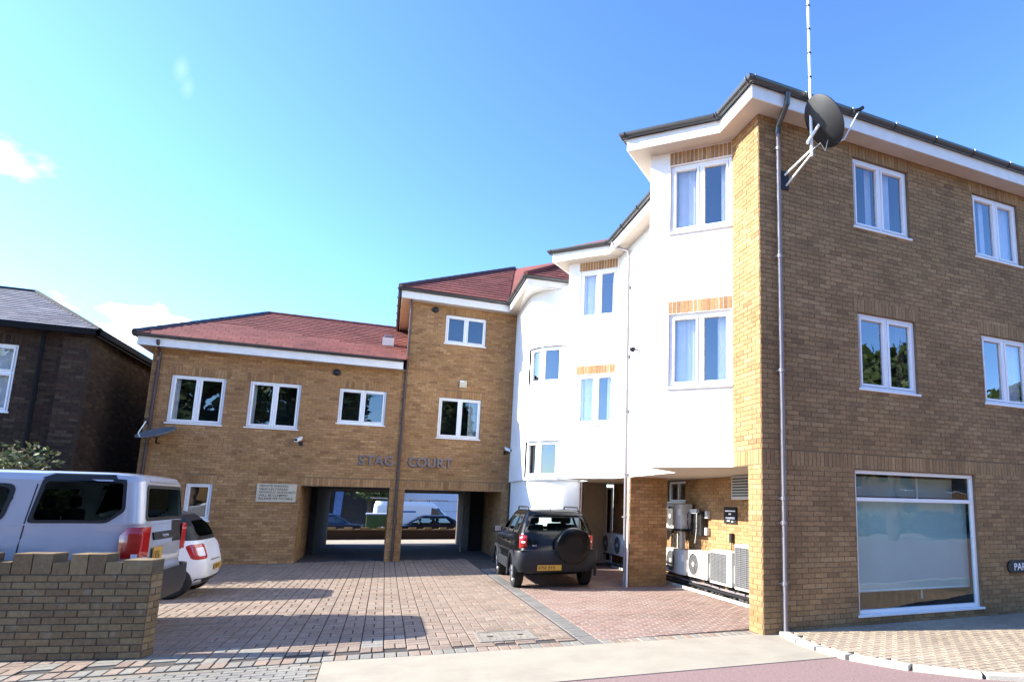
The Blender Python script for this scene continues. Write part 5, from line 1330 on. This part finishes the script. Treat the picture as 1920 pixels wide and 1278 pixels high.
pm = MB(); pm.fbox(frame((HX-.48, HY), (1, 0), (0, -1)), 0, .50, -.02, .11, 0, 5.6); pm.build('pier', 'mortar_dark', NH)
frPi = frame((HX-.48, HY-.11), (1, 0), (0, -1)); lay_bricks(HB, frPi, .5, 1.8, 5.6, [], [], mi=0, proud=.008)
HB.finish(300)
make_window(NH, frH, *hw_[0], mull=False, transom=4.62, curtains=cur(hw_[0], (.05, .95, 'curtain', .01)), glass='glass'); make_window(NH, frH, *hw_[1], mull=False, transom=4.62)
SL = Pieces(NH, 'slate_tile', ['slate'])
def hroof():
    mb = MB(); z = 5.78
    a = Vector((HX-7.3, HY-.32, z)); b = Vector((HX+.25, HY-.32, z)); c_ = Vector((HX-2.55, HY+3.2, z+1.65)); d = Vector((HX-7.3, HY+3.2, z+1.65)); e = Vector((HX+.25, HY+9, z)); f = Vector((HX-2.55, HY+6, z+1.65))
    roof_plane(mb, [a, b, c_, d], a, b, P=SL, gauge=.22, tw_=.28); roof_plane(mb, [b, e, f, c_], b, e, tiles=False, P=SL)
    mb.add([a, b, e, Vector((HX-7.3, HY+9, z))], [(0, 1, 2, 3)]); mb.build('roof', 'slate', NH)
    m2 = MB(); m2.tube([b, c_+Z3*.03, d+Z3*.03], .06, 6); m2.build('ridge_tile', 'matt_black', NH)
    m2 = MB(); m2.box(HX-7.3, HX+.3, HY-.42, HY-.30, z-.14, z-.02); m2.build('gutter', 'matt_black', NH)
    m2 = MB(); m2.box(HX+.22, HX+.34, HY-.42, HY+9, z-.14, z-.0); m2.build('gutter', 'matt_black', NH)
    m2 = MB(); m2.cyl((HX-.85, HY-.12, 0), (HX-.85, HY-.12, 5.7), .05, 8); m2.build('downpipe', 'matt_black', NH)
hroof(); SL.finish(300)

# ================================================================== PLANTS
def leaves(name, parent, c, rad, n, size, m_, seed, clumps=18, flat=.7):
    r_ = random.Random(seed); mb = MB(); cc = []
    for k in range(clumps):
        while True:
            p = Vector((r_.uniform(-1, 1), r_.uniform(-1, 1), r_.uniform(-.9, 1)))
            if p.length < 1: break
        cc.append((Vector((p.x*rad[0], p.y*rad[1], p.z*rad[2]))*.8, r_.uniform(.22, .42)))
    for k in range(n):
        q, s = cc[r_.randrange(clumps)]
        d = Vector((r_.gauss(0, 1), r_.gauss(0, 1), r_.gauss(0, 1))).normalized()*(r_.random()**.4)
        p = Vector(c)+q+Vector((d.x*rad[0], d.y*rad[1], d.z*rad[2]))*s
        a = Vector((r_.gauss(0, 1), r_.gauss(0, 1), r_.gauss(0, .6))).normalized(); b = a.cross(Vector((r_.gauss(0, 1), r_.gauss(0, 1), r_.gauss(0, 1)))).normalized(); w = size*r_.uniform(.6, 1.3)
        mb.add([p-a*w, p+b*w*.45, p+a*w, p-b*w*.45], [(0, 1, 2, 3)], r_.random())
    o = mb.build(name, m_, parent); o['kind'] = 'stuff'; return o
def tree(name, label, loc, h, cr_, seed, n=6000, size=.16, group=None, m_='leaf_tree', tr=.16):
    t = thing(name, label, 'tree', loc, 0, group); r_ = random.Random(seed); mb = MB()
    mb.cyl((0, 0, -.4), (0, 0, h*.45), tr, 10, r1=tr*.7); mb.cyl((0, 0, h*.45), (.1, 0, h*.8), tr*.7, 8, r1=tr*.25); mb.build('trunk', 'bark', t, smooth=True)
    for k in range(7):
        a = r_.uniform(0, 6.28); z = h*r_.uniform(.32, .6); q = MB(); L = cr_*r_.uniform(.5, .8)
        q.cyl((0, 0, z), (math.cos(a)*L, math.sin(a)*L, z+L*.7), tr*.35, 6, r1=tr*.1); q.build('limb', 'bark', t)
    leaves('crown', t, (0, 0, h*.66), (cr_, cr_, h*.36), n, size, m_, seed, clumps=26); return t
t = thing('garden_shrub', 'variegated leafy shrub in front of the dark brick house', 'shrub', (-8.0, 17.3, 0))
mb = MB()
for k in range(9):
    a = rng.uniform(0, 6.28); mb.tube([(0, 0, 0), (math.cos(a)*.3, math.sin(a)*.3, 1.2), (math.cos(a)*.9, math.sin(a)*.6, 2.3)], .025, 5)
mb.build('stem', 'bark', t)
leaves('foliage', t, (.1, 0, 1.9), (1.55, 1.1, 1.15), 9000, .060, 'leaf_shrub', 5, clumps=40)
tree('street_tree', 'leafy tree beyond the left arch, right of the blue banner', (-.9, 43.5, -.42), 5.2, 2.0, 11, 5000, .12, 'trees beyond the archway')
tree('street_tree', 'dark tree beyond the left arch at the far left', (-5.0, 44.0, -.42), 5.0, 1.9, 12, 5000, .12, 'trees beyond the archway')
tree('street_tree', 'dark tree beyond the centre pier of the archway', (1.1, 47.0, -.42), 6.0, 2.0, 13, 4000, .14, 'trees beyond the archway')
# across the road, behind the camera: seen only as reflections in the windows
where = ['reflected in the right facade window nearest the long downpipe', 'reflected low in the far right first floor window', 'farthest right of the trees across the road', 'reflected in the middle window of the low wing', 'reflected in the leftmost window of the low wing', 'reflected in the small window of the low wing', 'reflected in the lower window of the tall brick block', 'across the road behind the shop window reflection', 'shortest of the trees across the road']
for k, (x, y, h, c_) in enumerate([(28, -13, 12, 4.4), (36, -10, 9.5, 3.6), (45, -14, 12, 4.4), (-13, -15, 12.5, 4.8), (-21, -16, 12, 4.8), (-5, -18, 12.5, 4.9), (4, -19, 12, 4.7), (13, -20, 10, 4.2), (20, -24, 8, 3.4)]):
    tree('roadside_tree', 'broad green tree '+where[k], (x, y, 0), h, c_, 30+k, 9000, .36, 'trees across the road', tr=.3)

# added brick terrace, unseen behind the camera: evens out the lower window reflections
t = thing('reflection_terrace', 'long plain brick terrace added unseen behind the camera to fill the ground floor window reflection', 'building', (0, -24, 0))
mb = MB(); mb.box(-30, 60, -6, 0, 0, 5.4); mb.build('wall', 'brick_dull', t)
mb = MB(); mb.prism([(-30.4, .4, 5.4), (60.4, .4, 5.4), (60.4, -3, 8.0), (-30.4, -3, 8.0)], (0, -.02, .12)); mb.build('roof', 'slate', t)
for k in range(14):
    for z in (.9, 3.4):
        mb = MB(); mb.box(-26+k*6, -24.6+k*6, .005, .05, z, z+1.3); w_ = mb.build('window', 'plastic_black', t)
        mb = MB(); mb.box(-26.1+k*6, -24.5+k*6, .0, .03, z-.1, z-.005); mb.build('sill', 'upvc', w_)
t = thing('reflection_hedge', 'low clipped green hedge added unseen before the terrace to fill the window reflection', 'hedge', (0, -20, 0))  # hedge added out of view, only to fill window reflections
mb = MB()
r_ = random.Random(99)
for k in range(9000):
    p = Vector((r_.uniform(-25, 55), r_.uniform(-.6, .6), r_.uniform(0, 1.5))); a = Vector((r_.gauss(0, 1), r_.gauss(0, 1), r_.gauss(0, 1))).normalized(); b = a.orthogonal().normalized(); w = r_.uniform(.12, .3)
    mb.add([p-a*w, p+b*w*.5, p+a*w, p-b*w*.5], [(0, 1, 2, 3)], r_.random())
o = mb.build('foliage', 'leaf_tree', t); o['kind'] = 'stuff'
